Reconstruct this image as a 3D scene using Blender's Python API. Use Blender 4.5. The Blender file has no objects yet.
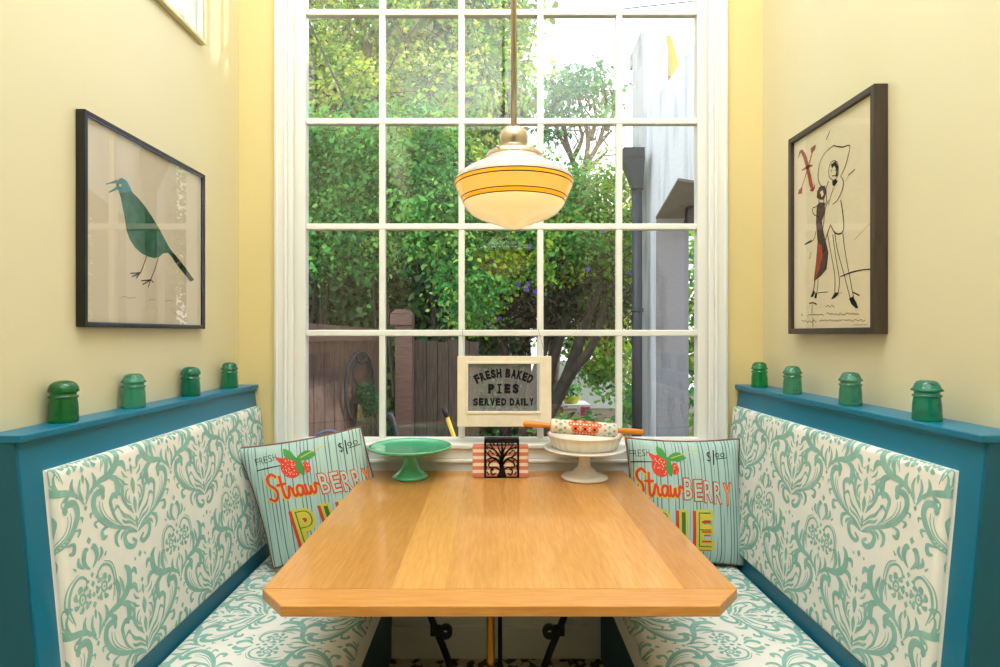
import bpy, bmesh, math, random
import numpy as np
from mathutils import Vector, Matrix
random.seed(7); RNG = np.random.default_rng(11)
SC = bpy.context.scene
COL = SC.collection
PI = math.pi
# ---------------------------------------------------------------- camera
F = 580.0; VX = 492.0; VY = 334.0; ZC = 1.285
cam_d = bpy.data.cameras.new('camera'); cam = bpy.data.objects.new('camera', cam_d); COL.objects.link(cam)
cam.location = (0, 0, ZC); cam.rotation_euler = (PI/2, 0, 0)
cam_d.sensor_width = 36; cam_d.lens = F/1000*36
cam_d.shift_x = (500-VX)/1000; cam_d.shift_y = (VY-333.5)/1000
cam_d.clip_start = .02; cam_d.clip_end = 200
SC.camera = cam
def PX(x, Y): return (x-VX)*Y/F
def PZ(y, Y): return ZC-(y-VY)*Y/F
# ---------------------------------------------------------------- materials
def lin(c):
    return tuple(((x/255)/12.92 if x/255 <= .04045 else ((x/255+.055)/1.055)**2.4) for x in c)
def newmat(name):
    m = bpy.data.materials.new(name); m.use_nodes = True
    nt = m.node_tree; b = nt.nodes['Principled BSDF']
    return m, nt, b
def N(nt, t, **kw):
    n = nt.nodes.new(t)
    for k, v in kw.items(): setattr(n, k, v)
    return n
def mat(name, rgb, rough=.5, metal=0, var=.06, scale=8, bump=0, bscale=60, stretch=(1,1,1), spec=.5, trans=0, emit=0, erg=None, coat=0, sheen=0):
    """plain surface with a little procedural noise in its tone"""
    m, nt, b = newmat(name); L = nt.links
    tc = N(nt, 'ShaderNodeTexCoord'); mp = N(nt, 'ShaderNodeMapping'); mp.inputs['Scale'].default_value = stretch
    L.new(tc.outputs['Object'], mp.inputs[0])
    c = lin(rgb)
    nz = N(nt, 'ShaderNodeTexNoise'); nz.inputs['Scale'].default_value = scale; nz.inputs['Detail'].default_value = 4
    L.new(mp.outputs[0], nz.inputs['Vector'])
    rp = N(nt, 'ShaderNodeValToRGB')
    rp.color_ramp.elements[0].position = .3; rp.color_ramp.elements[1].position = .7
    rp.color_ramp.elements[0].color = tuple(x*(1-var) for x in c)+(1,)
    rp.color_ramp.elements[1].color = tuple(min(1, x*(1+var)) for x in c)+(1,)
    L.new(nz.outputs[0], rp.inputs[0]); L.new(rp.outputs[0], b.inputs['Base Color'])
    b.inputs['Roughness'].default_value = rough; b.inputs['Metallic'].default_value = metal
    b.inputs['Specular IOR Level'].default_value = spec
    if trans: b.inputs['Transmission Weight'].default_value = trans
    if coat: b.inputs['Coat Weight'].default_value = coat; b.inputs['Coat Roughness'].default_value = .12
    if sheen: b.inputs['Sheen Weight'].default_value = sheen
    if emit:
        b.inputs['Emission Color'].default_value = lin(erg or rgb)+(1,); b.inputs['Emission Strength'].default_value = emit
    if bump:
        n2 = N(nt, 'ShaderNodeTexNoise'); n2.inputs['Scale'].default_value = bscale; n2.inputs['Detail'].default_value = 3
        L.new(mp.outputs[0], n2.inputs['Vector'])
        bp = N(nt, 'ShaderNodeBump'); bp.inputs['Strength'].default_value = bump; bp.inputs['Distance'].default_value = .004
        L.new(n2.outputs[0], bp.inputs['Height']); L.new(bp.outputs[0], b.inputs['Normal'])
    return m
def wood(name, c1, c2, rough=.35, axis='y', scale=10, coat=0, bands=None):
    """long-grain wood; bands = [(x, tone)] gives each board of a glued-up top its own tone"""
    m, nt, b = newmat(name); L = nt.links
    tc = N(nt, 'ShaderNodeTexCoord'); mp = N(nt, 'ShaderNodeMapping')
    s = {'y': (8, .7, 8), 'x': (.7, 8, 8), 'z': (8, 8, .7)}[axis]
    mp.inputs['Scale'].default_value = s; L.new(tc.outputs['Object'], mp.inputs[0])
    nz = N(nt, 'ShaderNodeTexNoise'); nz.inputs['Scale'].default_value = scale; nz.inputs['Detail'].default_value = 6; nz.inputs['Distortion'].default_value = .6
    L.new(mp.outputs[0], nz.inputs['Vector'])
    rp = N(nt, 'ShaderNodeValToRGB'); e = rp.color_ramp.elements
    e[0].position = .3; e[1].position = .72; e[0].color = lin(c1)+(1,); e[1].color = lin(c2)+(1,)
    L.new(nz.outputs[0], rp.inputs[0]); out = rp.outputs[0]
    if bands:
        sx = N(nt, 'ShaderNodeSeparateXYZ'); L.new(tc.outputs['Object'], sx.inputs[0])
        mr = N(nt, 'ShaderNodeMapRange'); mr.inputs[1].default_value = -.55; mr.inputs[2].default_value = .55
        L.new(sx.outputs[0], mr.inputs[0])
        cr_ = N(nt, 'ShaderNodeValToRGB'); cr_.color_ramp.interpolation = 'CONSTANT'
        el = cr_.color_ramp.elements
        while len(el) > 1: el.remove(el[0])
        el[0].position = 0; el[0].color = bands[0][1]+(1,)
        for xx, t in bands[1:]:
            q = el.new((xx+.55)/1.1); q.color = t+(1,)
        L.new(mr.outputs[0], cr_.inputs[0])
        mx = N(nt, 'ShaderNodeMix', data_type='RGBA', blend_type='MULTIPLY'); mx.inputs[0].default_value = 1
        L.new(out, mx.inputs[6]); L.new(cr_.outputs[0], mx.inputs[7]); out = mx.outputs[2]
    L.new(out, b.inputs['Base Color'])
    b.inputs['Roughness'].default_value = rough
    if coat: b.inputs['Coat Weight'].default_value = coat; b.inputs['Coat Roughness'].default_value = .1
    bp = N(nt, 'ShaderNodeBump'); bp.inputs['Strength'].default_value = .08; bp.inputs['Distance'].default_value = .002
    L.new(nz.outputs[0], bp.inputs['Height']); L.new(bp.outputs[0], b.inputs['Normal'])
    return m
def pane_glass(name, k=1.6, tint=(1, 1, 1), rough=0.0):
    m, nt, b = newmat(name); L = nt.links; nt.nodes.remove(b)
    o = nt.nodes['Material Output']
    t = N(nt, 'ShaderNodeBsdfTransparent'); t.inputs[0].default_value = tint+(1,)
    g = N(nt, 'ShaderNodeBsdfGlossy'); g.inputs['Roughness'].default_value = rough
    fr = N(nt, 'ShaderNodeFresnel'); ge = N(nt, 'ShaderNodeNewGeometry'); io = N(nt, 'ShaderNodeMapRange'); io.inputs[3].default_value = 1.5; io.inputs[4].default_value = 1/1.5
    L.new(ge.outputs['Backfacing'], io.inputs[0]); L.new(io.outputs[0], fr.inputs[0])
    mu = N(nt, 'ShaderNodeMath', operation='MULTIPLY', use_clamp=True); mu.inputs[1].default_value = k
    L.new(fr.outputs[0], mu.inputs[0])
    mx = N(nt, 'ShaderNodeMixShader'); L.new(mu.outputs[0], mx.inputs[0]); L.new(t.outputs[0], mx.inputs[1]); L.new(g.outputs[0], mx.inputs[2])
    L.new(mx.outputs[0], o.inputs[0])
    return m
def leafmat(name, transl=.35):
    m, nt, b = newmat(name); L = nt.links; o = nt.nodes['Material Output']
    at = N(nt, 'ShaderNodeAttribute'); at.attribute_name = 'Col'
    L.new(at.outputs['Color'], b.inputs['Base Color']); b.inputs['Roughness'].default_value = .5
    b.inputs['Specular IOR Level'].default_value = .35
    tr = N(nt, 'ShaderNodeBsdfTranslucent'); L.new(at.outputs['Color'], tr.inputs[0])
    mx = N(nt, 'ShaderNodeMixShader'); mx.inputs[0].default_value = transl
    L.new(b.outputs[0], mx.inputs[1]); L.new(tr.outputs[0], mx.inputs[2]); L.new(mx.outputs[0], o.inputs[0])
    return m
# ---------------------------------------------------------------- mesh builder
class MB:
    def __init__(s): s.v = []; s.f = []; s.m = []; s.s = []
    def add(s, vs, fs, m=0, smooth=False):
        k = len(s.v); s.v += [tuple(p) for p in vs]
        for i, f in enumerate(fs):
            s.f.append(tuple(q+k for q in f)); s.m.append(m[i] if isinstance(m, list) else m); s.s.append(smooth)
        return s
    def box(s, x0, x1, y0, y1, z0, z1, m=0, bev=0, seg=2, xf=None):
        bm = bmesh.new(); bmesh.ops.create_cube(bm, size=1)
        for v in bm.verts:
            v.co = Vector(((x0+x1)/2+v.co.x*(x1-x0), (y0+y1)/2+v.co.y*(y1-y0), (z0+z1)/2+v.co.z*(z1-z0)))
        if bev: bmesh.ops.bevel(bm, geom=bm.edges[:], offset=bev, segments=seg, affect='EDGES', profile=.5)
        bm.verts.index_update()
        vs = [xf(v.co) if xf else v.co.copy() for v in bm.verts]
        s.add(vs, [[v.index for v in f.verts] for f in bm.faces], m, False); bm.free(); return s
    def prism(s, poly, axis, a0, a1, m=0, bev=0):
        """poly: 2-D outline (counter-clockwise), extruded along axis from a0 to a1"""
        def P(p, a):
            return {'x': (a, p[0], p[1]), 'y': (p[0], a, p[1]), 'z': (p[0], p[1], a)}[axis]
        bm = bmesh.new(); n = len(poly)
        A = [bm.verts.new(P(p, a0)) for p in poly]; B = [bm.verts.new(P(p, a1)) for p in poly]
        bm.faces.new(A); bm.faces.new(B[::-1])
        for i in range(n): bm.faces.new((A[i], B[i], B[(i+1) % n], A[(i+1) % n]))
        bmesh.ops.recalc_face_normals(bm, faces=bm.faces[:])
        if bev: bmesh.ops.bevel(bm, geom=bm.edges[:], offset=bev, segments=2, affect='EDGES', profile=.5)
        bm.verts.index_update()
        s.add([v.co.copy() for v in bm.verts], [[v.index for v in f.verts] for f in bm.faces], m); bm.free(); return s
    def lathe(s, prof, c=(0, 0, 0), n=48, m=0, smooth=True, flute=None):
        vs = []; fs = []; ms = []
        for i, (r, z) in enumerate(prof):
            for k in range(n):
                a = 2*PI*k/n; rr = r*(1+(flute(i, a) if flute else 0))
                vs.append((c[0]+rr*math.cos(a), c[1]+rr*math.sin(a), c[2]+z))
        for i in range(len(prof)-1):
            for k in range(n):
                fs.append((i*n+k, i*n+(k+1) % n, (i+1)*n+(k+1) % n, (i+1)*n+k)); ms.append(m[i] if isinstance(m, list) else m)
        return s.add(vs, fs, ms, smooth)
    def tube(s, pts, r, n=8, m=0, closed=False, cap=True, flat=None):
        pts = [Vector(p) for p in pts]; L = len(pts)
        rs = r if isinstance(r, (list, tuple)) else [r]*L
        vs = []; fs = []; prev = None
        for i, p in enumerate(pts):
            if closed: t = pts[(i+1) % L]-pts[i-1]
            else: t = pts[min(i+1, L-1)]-pts[max(i-1, 0)]
            t.normalize()
            if prev is None:
                up = Vector((0, 0, 1)) if abs(t.z) < .9 else Vector((1, 0, 0)); a = t.cross(up).normalized()
            else:
                a = prev-t*prev.dot(t)
                a = a.normalized() if a.length > 1e-6 else t.orthogonal().normalized()
            prev = a; b = t.cross(a)
            for k in range(n):
                q = 2*PI*k/n; vs.append(p+(a*math.cos(q)+b*math.sin(q))*rs[i])
        for i in range(L if closed else L-1):
            j = (i+1) % L
            for k in range(n): fs.append((i*n+k, i*n+(k+1) % n, j*n+(k+1) % n, j*n+k))
        if cap and not closed:
            fs.append(tuple(range(n))[::-1]); fs.append(tuple((L-1)*n+k for k in range(n)))
        return s.add(vs, fs, m, True)
    def build(s, name, mats, parent=None, origin=None):
        V = np.array([tuple(p) for p in s.v], dtype=float)
        if parent is not None:
            o0 = Vector(parent['_w']) if '_w' in parent else parent.location.copy()
        elif origin is not None: o0 = Vector(origin)
        else: o0 = Vector(((V[:, 0].min()+V[:, 0].max())/2, (V[:, 1].min()+V[:, 1].max())/2, V[:, 2].min()))
        V = V-np.array(o0)
        me = bpy.data.meshes.new(name); me.from_pydata(V.tolist(), [], s.f)
        for mt in (mats if isinstance(mats, (list, tuple)) else [mats]): me.materials.append(mt)
        me.polygons.foreach_set('material_index', s.m); me.polygons.foreach_set('use_smooth', s.s); me.update()
        o = bpy.data.objects.new(name, me); COL.objects.link(o)
        WORLD[o.name] = o0.copy()
        if parent is not None: o.parent = parent
        else: o.location = o0
        return o
WORLD = {}
class Sub:  # lets a part act as parent for world-space sub-parts
    pass
def subpart(mb, name, mats, part):
    V = WORLD[part.name]; mb.v = [tuple(Vector(p)) for p in mb.v]
    o = mb.build(name, mats, None, origin=V); o.location = (0, 0, 0); o.parent = part; return o
def empty(name, loc, label=None, cat=None, group=None, kind=None):
    o = bpy.data.objects.new(name, None); COL.objects.link(o); o.location = loc; o.empty_display_size = .05
    return tag(o, label, cat, group, kind)
def tag(o, label=None, cat=None, group=None, kind=None):
    if label: o['label'] = label
    if cat: o['category'] = cat
    if group: o['group'] = group
    if kind: o['kind'] = kind
    return o
def struct(mb, name, mats):
    return tag(mb.build(name, mats), kind='structure')
# ---------------------------------------------------------------- 2-D drawing helpers
def cr(pts, n=8):
    P = [Vector(p) for p in pts]; out = []
    for i in range(len(P)-1):
        p0 = P[max(i-1, 0)]; p1 = P[i]; p2 = P[i+1]; p3 = P[min(i+2, len(P)-1)]
        for k in range(n):
            t = k/n
            out.append(.5*((2*p1)+(p2-p0)*t+(2*p0-5*p1+4*p2-p3)*t*t+(3*p1-p0-3*p2+p3)*t**3))
    out.append(P[-1].copy()); return out
def ribbon(pts, ws, n=5):
    """pts 2-D control points, ws widths -> (verts2d, quads)"""
    q = cr([(p[0], p[1], w) for p, w in zip(pts, ws)], n)
    vs = []; fs = []
    for i, p in enumerate(q):
        a = q[max(i-1, 0)]; b = q[min(i+1, len(q)-1)]
        tx, ty = b.x-a.x, b.y-a.y; l = math.hypot(tx, ty) or 1
        w = max(p.z, .0002)/2
        vs += [(p.x-ty/l*w, p.y+tx/l*w), (p.x+ty/l*w, p.y-tx/l*w)]
    for i in range(len(q)-1): fs.append((2*i, 2*i+1, 2*i+3, 2*i+2))
    return vs, fs
def leaf2(p0, p1, bend, w, n=4):
    mx, my = (p0[0]+p1[0])/2, (p0[1]+p1[1])/2; dx, dy = p1[0]-p0[0], p1[1]-p0[1]
    l = math.hypot(dx, dy); c = (mx-dy/l*bend, my+dx/l*bend)
    c1 = ((p0[0]+2*c[0])/3, (p0[1]+2*c[1])/3); c2 = ((p1[0]+2*c[0])/3, (p1[1]+2*c[1])/3)
    return ribbon([p0, c1, c2, p1], [w*.25, w*.8, w, w*.12], n)
def disc(x, y, r, n=8, ry=None):
    ry = ry or r
    return [(x+r*math.cos(2*PI*k/n), y+ry*math.sin(2*PI*k/n)) for k in range(n)], [tuple(range(n))]
def diamond(x, y, r): return disc(x, y, r*.8, 4, r)
def rings(x, y, rx, ry, n=24, k=4):
    vs = [(x, y)]; fs = []
    for j in range(1, k+1):
        for i in range(n):
            a = 2*PI*i/n; vs.append((x+rx*j/k*math.cos(a)*(1-.12*math.sin(a)), y+ry*j/k*math.sin(a)))
    for i in range(n):
        fs.append((0, 1+i, 1+(i+1) % n))
        for j in range(k-1): fs.append((1+j*n+i, 1+(j+1)*n+i, 1+(j+1)*n+(i+1) % n, 1+j*n+(i+1) % n))
    return vs, fs
def poly2(pts): return list(pts), [tuple(range(len(pts)))]
_gl = {}
def glyphs(text, off=0.0):
    """filled outline of text with the built-in font, normalised to a 1 x 1 box -> verts2d, faces, aspect"""
    if (text, off) in _gl: return _gl[(text, off)]
    cu = bpy.data.curves.new('txt', 'FONT'); cu.body = text; cu.size = 1; cu.offset = off; cu.resolution_u = 4; cu.fill_mode = 'FRONT'
    ob = bpy.data.objects.new('txt', cu); COL.objects.link(ob)
    dg = bpy.context.evaluated_depsgraph_get(); dg.update()
    me = bpy.data.meshes.new_from_object(ob.evaluated_get(dg))
    bm = bmesh.new(); bm.from_mesh(me); bmesh.ops.triangulate(bm, faces=bm.faces[:])
    for _ in range(2):
        ed = [e for e in bm.edges if e.calc_length() > .28]
        if ed: bmesh.ops.subdivide_edges(bm, edges=ed, cuts=1)
        bmesh.ops.triangulate(bm, faces=bm.faces[:])
    bm.verts.index_update()
    V = [(v.co.x, v.co.y) for v in bm.verts]; Fc = [tuple(v.index for v in f.verts) for f in bm.faces]
    x0 = min(p[0] for p in V); x1 = max(p[0] for p in V); y0 = min(p[1] for p in V); y1 = max(p[1] for p in V)
    V = [((p[0]-x0)/(x1-x0), (p[1]-y0)/(y1-y0)) for p in V]
    bm.free(); bpy.data.objects.remove(ob); bpy.data.curves.remove(cu); bpy.data.meshes.remove(me)
    _gl[(text, off)] = (V, Fc, (x1-x0)/(y1-y0)); return _gl[(text, off)]
def place_text(text, x0, x1, y0, y1, off=0.0, shear=0):
    V, Fc, _ = glyphs(text, off)
    return [(x0+p[0]*(x1-x0)+shear*p[1], y0+p[1]*(y1-y0)) for p in V], Fc
# ---------------------------------------------------------------- palette
M = {}
M['wall'] = mat('cream_wall_paint', (221, 211, 176), .27, var=.015, scale=2, bump=.05, bscale=180)
M['wallY'] = mat('yellow_wall_paint', (226, 206, 148), .5, var=.015, scale=2, bump=.05, bscale=180)
M['white'] = mat('white_trim_paint', (234, 233, 229), .4, var=.015, scale=3)
M['ceil'] = mat('ceiling_paint', (240, 238, 230), .8, var=.01)
M['teal'] = mat('teal_paint', (4, 112, 146), .36, var=.05, scale=3)
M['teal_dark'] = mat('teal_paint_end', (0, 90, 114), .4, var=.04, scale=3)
M['seat_base'] = mat('shaded_teal_base', (4, 62, 74), .45)  # bench teal darkened to paint in the shadow under the table
M['navy'] = mat('dark_teal_recess', (6, 70, 96), .5)
M['fabric'] = mat('white_cotton', (236, 232, 226), .9, var=.02, scale=20, bump=.15, bscale=900, sheen=.1)
M['damask'] = mat('damask_print', (140, 184, 175), .9, var=.10, scale=30, bump=.15, bscale=900)
M['iron'] = mat('black_iron', (22, 22, 24), .45, metal=.6)
M['iron_g'] = mat('weathered_iron', (60, 62, 74), .5, metal=.5)
M['brass'] = mat('aged_brass', (190, 128, 48), .32, metal=.9)
M['satin'] = mat('satin_nickel_brass', (206, 190, 172), .3, metal=.95)
M['jade'] = mat('jade_glaze', (88, 184, 140), .14, var=.05, scale=6, coat=.6)
M['cream_glaze'] = mat('cream_glaze', (236, 228, 212), .25, var=.02, coat=.3)
M['white_glaze'] = mat('grey_white_glaze', (228, 224, 220), .3, var=.03, coat=.3)
M['red_speck'] = mat('red_print', (208, 62, 52), .5)
M['orange_p'] = mat('orange_print', (232, 98, 30), .45)
M['mint_p'] = mat('mint_print', (130, 186, 160), .5)
M['pin_handle'] = wood('orange_beech', (205, 120, 30), (232, 150, 45), .35, axis='x')
M['black_ink'] = mat('black_ink', (14, 14, 15), .75, spec=.2)
M['grey_ink'] = mat('grey_ink', (120, 112, 100), .7)
M['sign_paint'] = mat('cream_chipped_paint', (240, 230, 210), .6, var=.05, scale=25, bump=.2, bscale=50)
M['table_top'] = wood('oak_top', (206, 144, 72), (224, 166, 94), .30, axis='y', scale=16, coat=.55,
    bands=[(-.55, (.90, .84, .74)), (-.362, (.84, .77, .66)), (-.229, (1.06, 1.06, 1.04)), (-.117, (.94, .90, .82)), (.0, (1.0, .97, .92)), (.128, (.98, .94, .88)), (.256, (1.08, 1.05, 1.0)), (.383, (.86, .78, .66))])
M['table_end'] = wood('oak_breadboard', (202, 134, 62), (220, 156, 82), .30, axis='x', scale=16, coat=.55)
M['glass'] = pane_glass('window_glass', 2.1)
M['pic_glass'] = pane_glass('picture_glass', 2.0)
M['pic_glass2'] = pane_glass('poster_glass', 1.1)
M['black_frame'] = mat('black_lacquer_frame', (18, 18, 20), .25)
M['silver_line'] = mat('silver_bead', (120, 130, 160), .2, metal=.8)
M['brown_frame'] = wood('dark_walnut_frame', (50, 40, 34), (72, 58, 46), .4, axis='z')
M['paper'] = mat('beige_paper', (222, 208, 186), .9, var=.02, scale=4)
M['paper_y'] = mat('aged_poster_paper', (226, 212, 180), .9, var=.03, scale=3)
M['bird_g'] = mat('bird_green_ink', (24, 92, 58), .8, var=.45, scale=45)
M['bird_b'] = mat('bird_blue_ink', (52, 128, 138), .8, var=.3, scale=60)
M['yel'] = mat('yellow_ink', (226, 190, 50), .6)
M['red_ink'] = mat('rust_red_ink', (160, 62, 40), .7)
M['dark_dress'] = mat('dark_brown_ink', (70, 30, 28), .7, var=.3, scale=40)
M['cool_white'] = mat('sky_white', (236, 238, 242), .8, var=.01)
M['gold_frame'] = mat('pale_gold_frame', (214, 204, 158), .4)
# ---------------------------------------------------------------- the room shell
XL, XR = -1.008, 1.077; YW = 2.31; CEIL = 3.85; YB = -2.6
WX0, WX1, WZ0, WZ1 = -.80, .872, .845, 3.50      # window hole
def floor_mat():
    m, nt, b = newmat('mosaic_tile'); L = nt.links
    tc = N(nt, 'ShaderNodeTexCoord'); v = N(nt, 'ShaderNodeTexVoronoi'); v.inputs['Scale'].default_value = 38
    L.new(tc.outputs['Object'], v.inputs['Vector'])
    rp = N(nt, 'ShaderNodeValToRGB'); rp.color_ramp.interpolation = 'CONSTANT'
    rp.color_ramp.elements[0].color = lin((34, 34, 34))+(1,); rp.color_ramp.elements[1].color = lin((176, 164, 136))+(1,); rp.color_ramp.elements[1].position = .5
    sp = N(nt, 'ShaderNodeSeparateColor'); L.new(v.outputs['Color'], sp.inputs[0]); L.new(sp.outputs[0], rp.inputs[0])
    L.new(rp.outputs[0], b.inputs['Base Color']); b.inputs['Roughness'].default_value = .4
    return m
M['floor'] = floor_mat()
struct(MB().box(XL-.1, XR+.1, YB-.1, YW+.12, -.1, 0), 'floor', M['floor'])
struct(MB().box(XL-.1, XR+.1, YB-.1, YW+.12, CEIL, CEIL+.1), 'ceiling', M['ceil'])
struct(MB().box(XL-.1, XL, YB, YW+.12, 0, CEIL), 'wall_left', M['wall'])
struct(MB().box(XR, XR+.1, YB, YW+.12, 0, CEIL), 'wall_right', M['wall'])
struct(MB().box(XL-.1, XR+.1, YB-.1, YB, 0, CEIL), 'wall_front', mat('muted_olive_paint', (120, 118, 104), .7))
wb = MB()
wb.box(XL, WX0, YW, YW+.12, 0, CEIL, 0); wb.box(WX1, XR, YW, YW+.12, 0, CEIL, 0)
wb.box(WX0, WX1, YW, YW+.12, WZ1, CEIL, 0); wb.box(WX0, WX1, YW, YW+.12, 0, WZ0, 1)
struct(wb, 'wall_back', [M['wallY'], M['white']])
struct(MB().box(-.40, .43, YW-.018, YW, 0, .127, 0, .003), 'baseboard_back', M['white'])
# window casing with stepped mouldings
CX0, CX1 = -.861, .932
tr = MB()
def casing_v(xo, xi):
    s = 1 if xi > xo else -1
    a, b = sorted((xo, xo+s*.052)); tr.box(a, b, YW-.022, YW+.001, .66, WZ1+.07, 0, .004)
    a, b = sorted((xo+s*.008, xo+s*.014)); tr.box(a, b, YW-.026, YW-.02, .66, WZ1+.07, 0, .002)
    a, b = sorted((xo+s*.052, xo+s*.072)); tr.box(a, b, YW-.014, YW+.001, .66, WZ1+.05, 0, .004)
    a, b = sorted((xo+s*.040, xo+s*.048)); tr.box(a, b, YW-.028, YW-.02, .66, WZ1+.07, 0, .003)
casing_v(CX0, WX0); casing_v(CX1, WX1)
tr.box(CX0, CX1, YW-.022, YW+.001, WZ1-.01, WZ1+.08, 0, .004)
struct(tr, 'trim_1', M['white'])
ap = MB()   # sill and apron under the window
ap.box(CX0+.052, CX1-.052, YW-.026, YW+.03, .832, .85, 0, .004)
ap.box(CX0+.052, CX1-.052, YW-.014, YW, .79, .832, 0, .003)
ap.box(CX0+.052, CX1-.052, YW-.022, YW, .774, .79, 0, .005)
ap.box(CX0+.052, CX1-.052, YW-.012, YW, .70, .774, 0, .003)
struct(ap, 'trim_2', M['white'])
# window: sash, muntins, glass
win = empty('window_1', (.035, YW+.05, WZ0), kind='structure')
GY = 2.352
sx0, sx1 = PX(306, 2.338), PX(697, 2.338); sz0 = PZ(438, 2.338)
fr = MB()
fr.box(WX0, sx0, 2.33, 2.375, WZ0, WZ1, 0, .003); fr.box(sx1, WX1, 2.33, 2.375, WZ0, WZ1, 0, .003)
fr.box(sx0-.002, sx1+.002, 2.332, 2.374, WZ0, sz0, 0, .002); fr.box(sx0-.002, sx1+.002, 2.332, 2.374, 3.455, WZ1, 0, .002)
fr.build('window_frame', M['white'], win)
mn = MB()
for x in (382, 461.5, 540.5, 619.5):
    X = PX(x, 2.338); mn.box(X-.0125, X+.0125, 2.338, 2.366, sz0, 3.455, 0, .004)
for y in (-95, 12, 121, 226.5, 333):
    Z = PZ(y, 2.338); mn.box(sx0, sx1, 2.336, 2.366, Z-.0125, Z+.0125, 0, .004)
mn.build('muntin', M['white'], win)
MB().add([(WX0, GY, WZ0), (WX1, GY, WZ0), (WX1, GY, WZ1), (WX0, GY, WZ1)], [(0, 1, 2, 3)]).build('pane', M['glass'], win)
# ---------------------------------------------------------------- damask motif strokes
def mir(st): return [st, ([(-x, y) for x, y in st[0]], [f[::-1] for f in st[1]])]
def traced(cx, cy):
    """pattern coordinates of a point read off the right-hand padded back: across and up from the foot of the large motif"""
    def plane(px, py):
        z = .8
        for _ in range(8):
            X = .953-.0945*(1.065-z); Y = F*X/(px-VX); z = ZC-(py-VY)*Y/F
        return Y, z*1.0045
    Y, z = plane(800+cx/4.169, 450+cy/4.169); Y0, z0 = plane(800+259/4.169, 450+350/4.169)
    return (Y0-Y, z-z0)
KW = .00066
def tk(pts, ws, n=5): return ribbon([traced(*p) for p in pts], [w*KW for w in ws], n)
def axis0(sh):  # keep the mirrored half on its own side
    return ([(max(-.002, x), y) for x, y in sh[0]], sh[1])
def motif_a():
    S = []
    half = [tk([(262, 346), (290, 331), (330, 328), (380, 318), (420, 290), (445, 245), (441, 198), (415, 181), (402, 198)], [6, 12, 14, 17, 21, 23, 24, 22, 8]),
            tk([(405, 214), (404, 196), (416, 186)], [6, 16, 10]),
            tk([(352, 318), (395, 290), (417, 255), (421, 220)], [3, 5, 5, 3]), tk([(345, 312), (385, 284), (405, 250), (408, 222)], [2, 3.5, 3.5, 2]),
            tk([(325, 318), (352, 292), (366, 255), (374, 218), (358, 192), (344, 208)], [4, 11, 14, 17, 19, 8]),
            tk([(362, 268), (346, 240), (334, 254)], [5, 12, 6]),
            tk([(328, 332), (350, 360), (350, 392), (338, 410)], [5, 18, 14, 4]), tk([(308, 336), (326, 360), (330, 380)], [4, 12, 4]),
            tk([(385, 326), (410, 344), (404, 372), (388, 362)], [5, 14, 18, 6]), tk([(424, 300), (442, 314), (430, 332)], [4, 12, 6]), tk([(448, 268), (460, 276), (456, 292)], [4, 9, 4]),
            tk([(262, 346), (298, 345), (314, 370), (302, 402), (278, 406), (266, 386), (282, 374)], [5, 14, 19, 20, 18, 14, 10]),
            tk([(276, 268), (305, 236), (322, 200), (324, 165), (346, 130)], [4, 11, 17, 16, 4]), tk([(322, 196), (340, 184), (354, 162)], [5, 14, 4]), tk([(318, 160), (322, 140), (338, 122)], [5, 10, 3]),
            tk([(268, 305), (295, 284), (318, 276), (334, 252)], [4, 11, 13, 4]), tk([(266, 322), (290, 306), (312, 306), (326, 296)], [4, 10, 11, 4]),
            tk([(296, 228), (308, 206), (306, 180), (296, 166)], [4, 8, 8, 3]), tk([(288, 232), (296, 212), (292, 194)], [3, 6, 3]), tk([(280, 262), (288, 244), (300, 236)], [3, 8, 4]),
            tk([(300, 120), (316, 112), (326, 92)], [3, 10, 3]), tk([(302, 96), (312, 84), (314, 70)], [3, 7, 2]), tk([(298, 150), (314, 146), (320, 128)], [3, 9, 3])]
    for h in half: S += mir(axis0(h))
    S += [diamond(0, .183, .007), leaf2((0, .148), (0, .172), 0, .011), leaf2((0, .098), (0, .140), 0, .016), leaf2((0, .05), (0, .092), 0, .013), leaf2((0, .012), (0, .044), 0, .010), diamond(0, -.052, .009)]
    S += mir(diamond(.02, -.058, .005)) + mir(diamond(.012, .16, .004)) + mir(disc(.132, -.055, .006)) + mir(disc(.146, .012, .005, 6))
    return S
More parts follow.
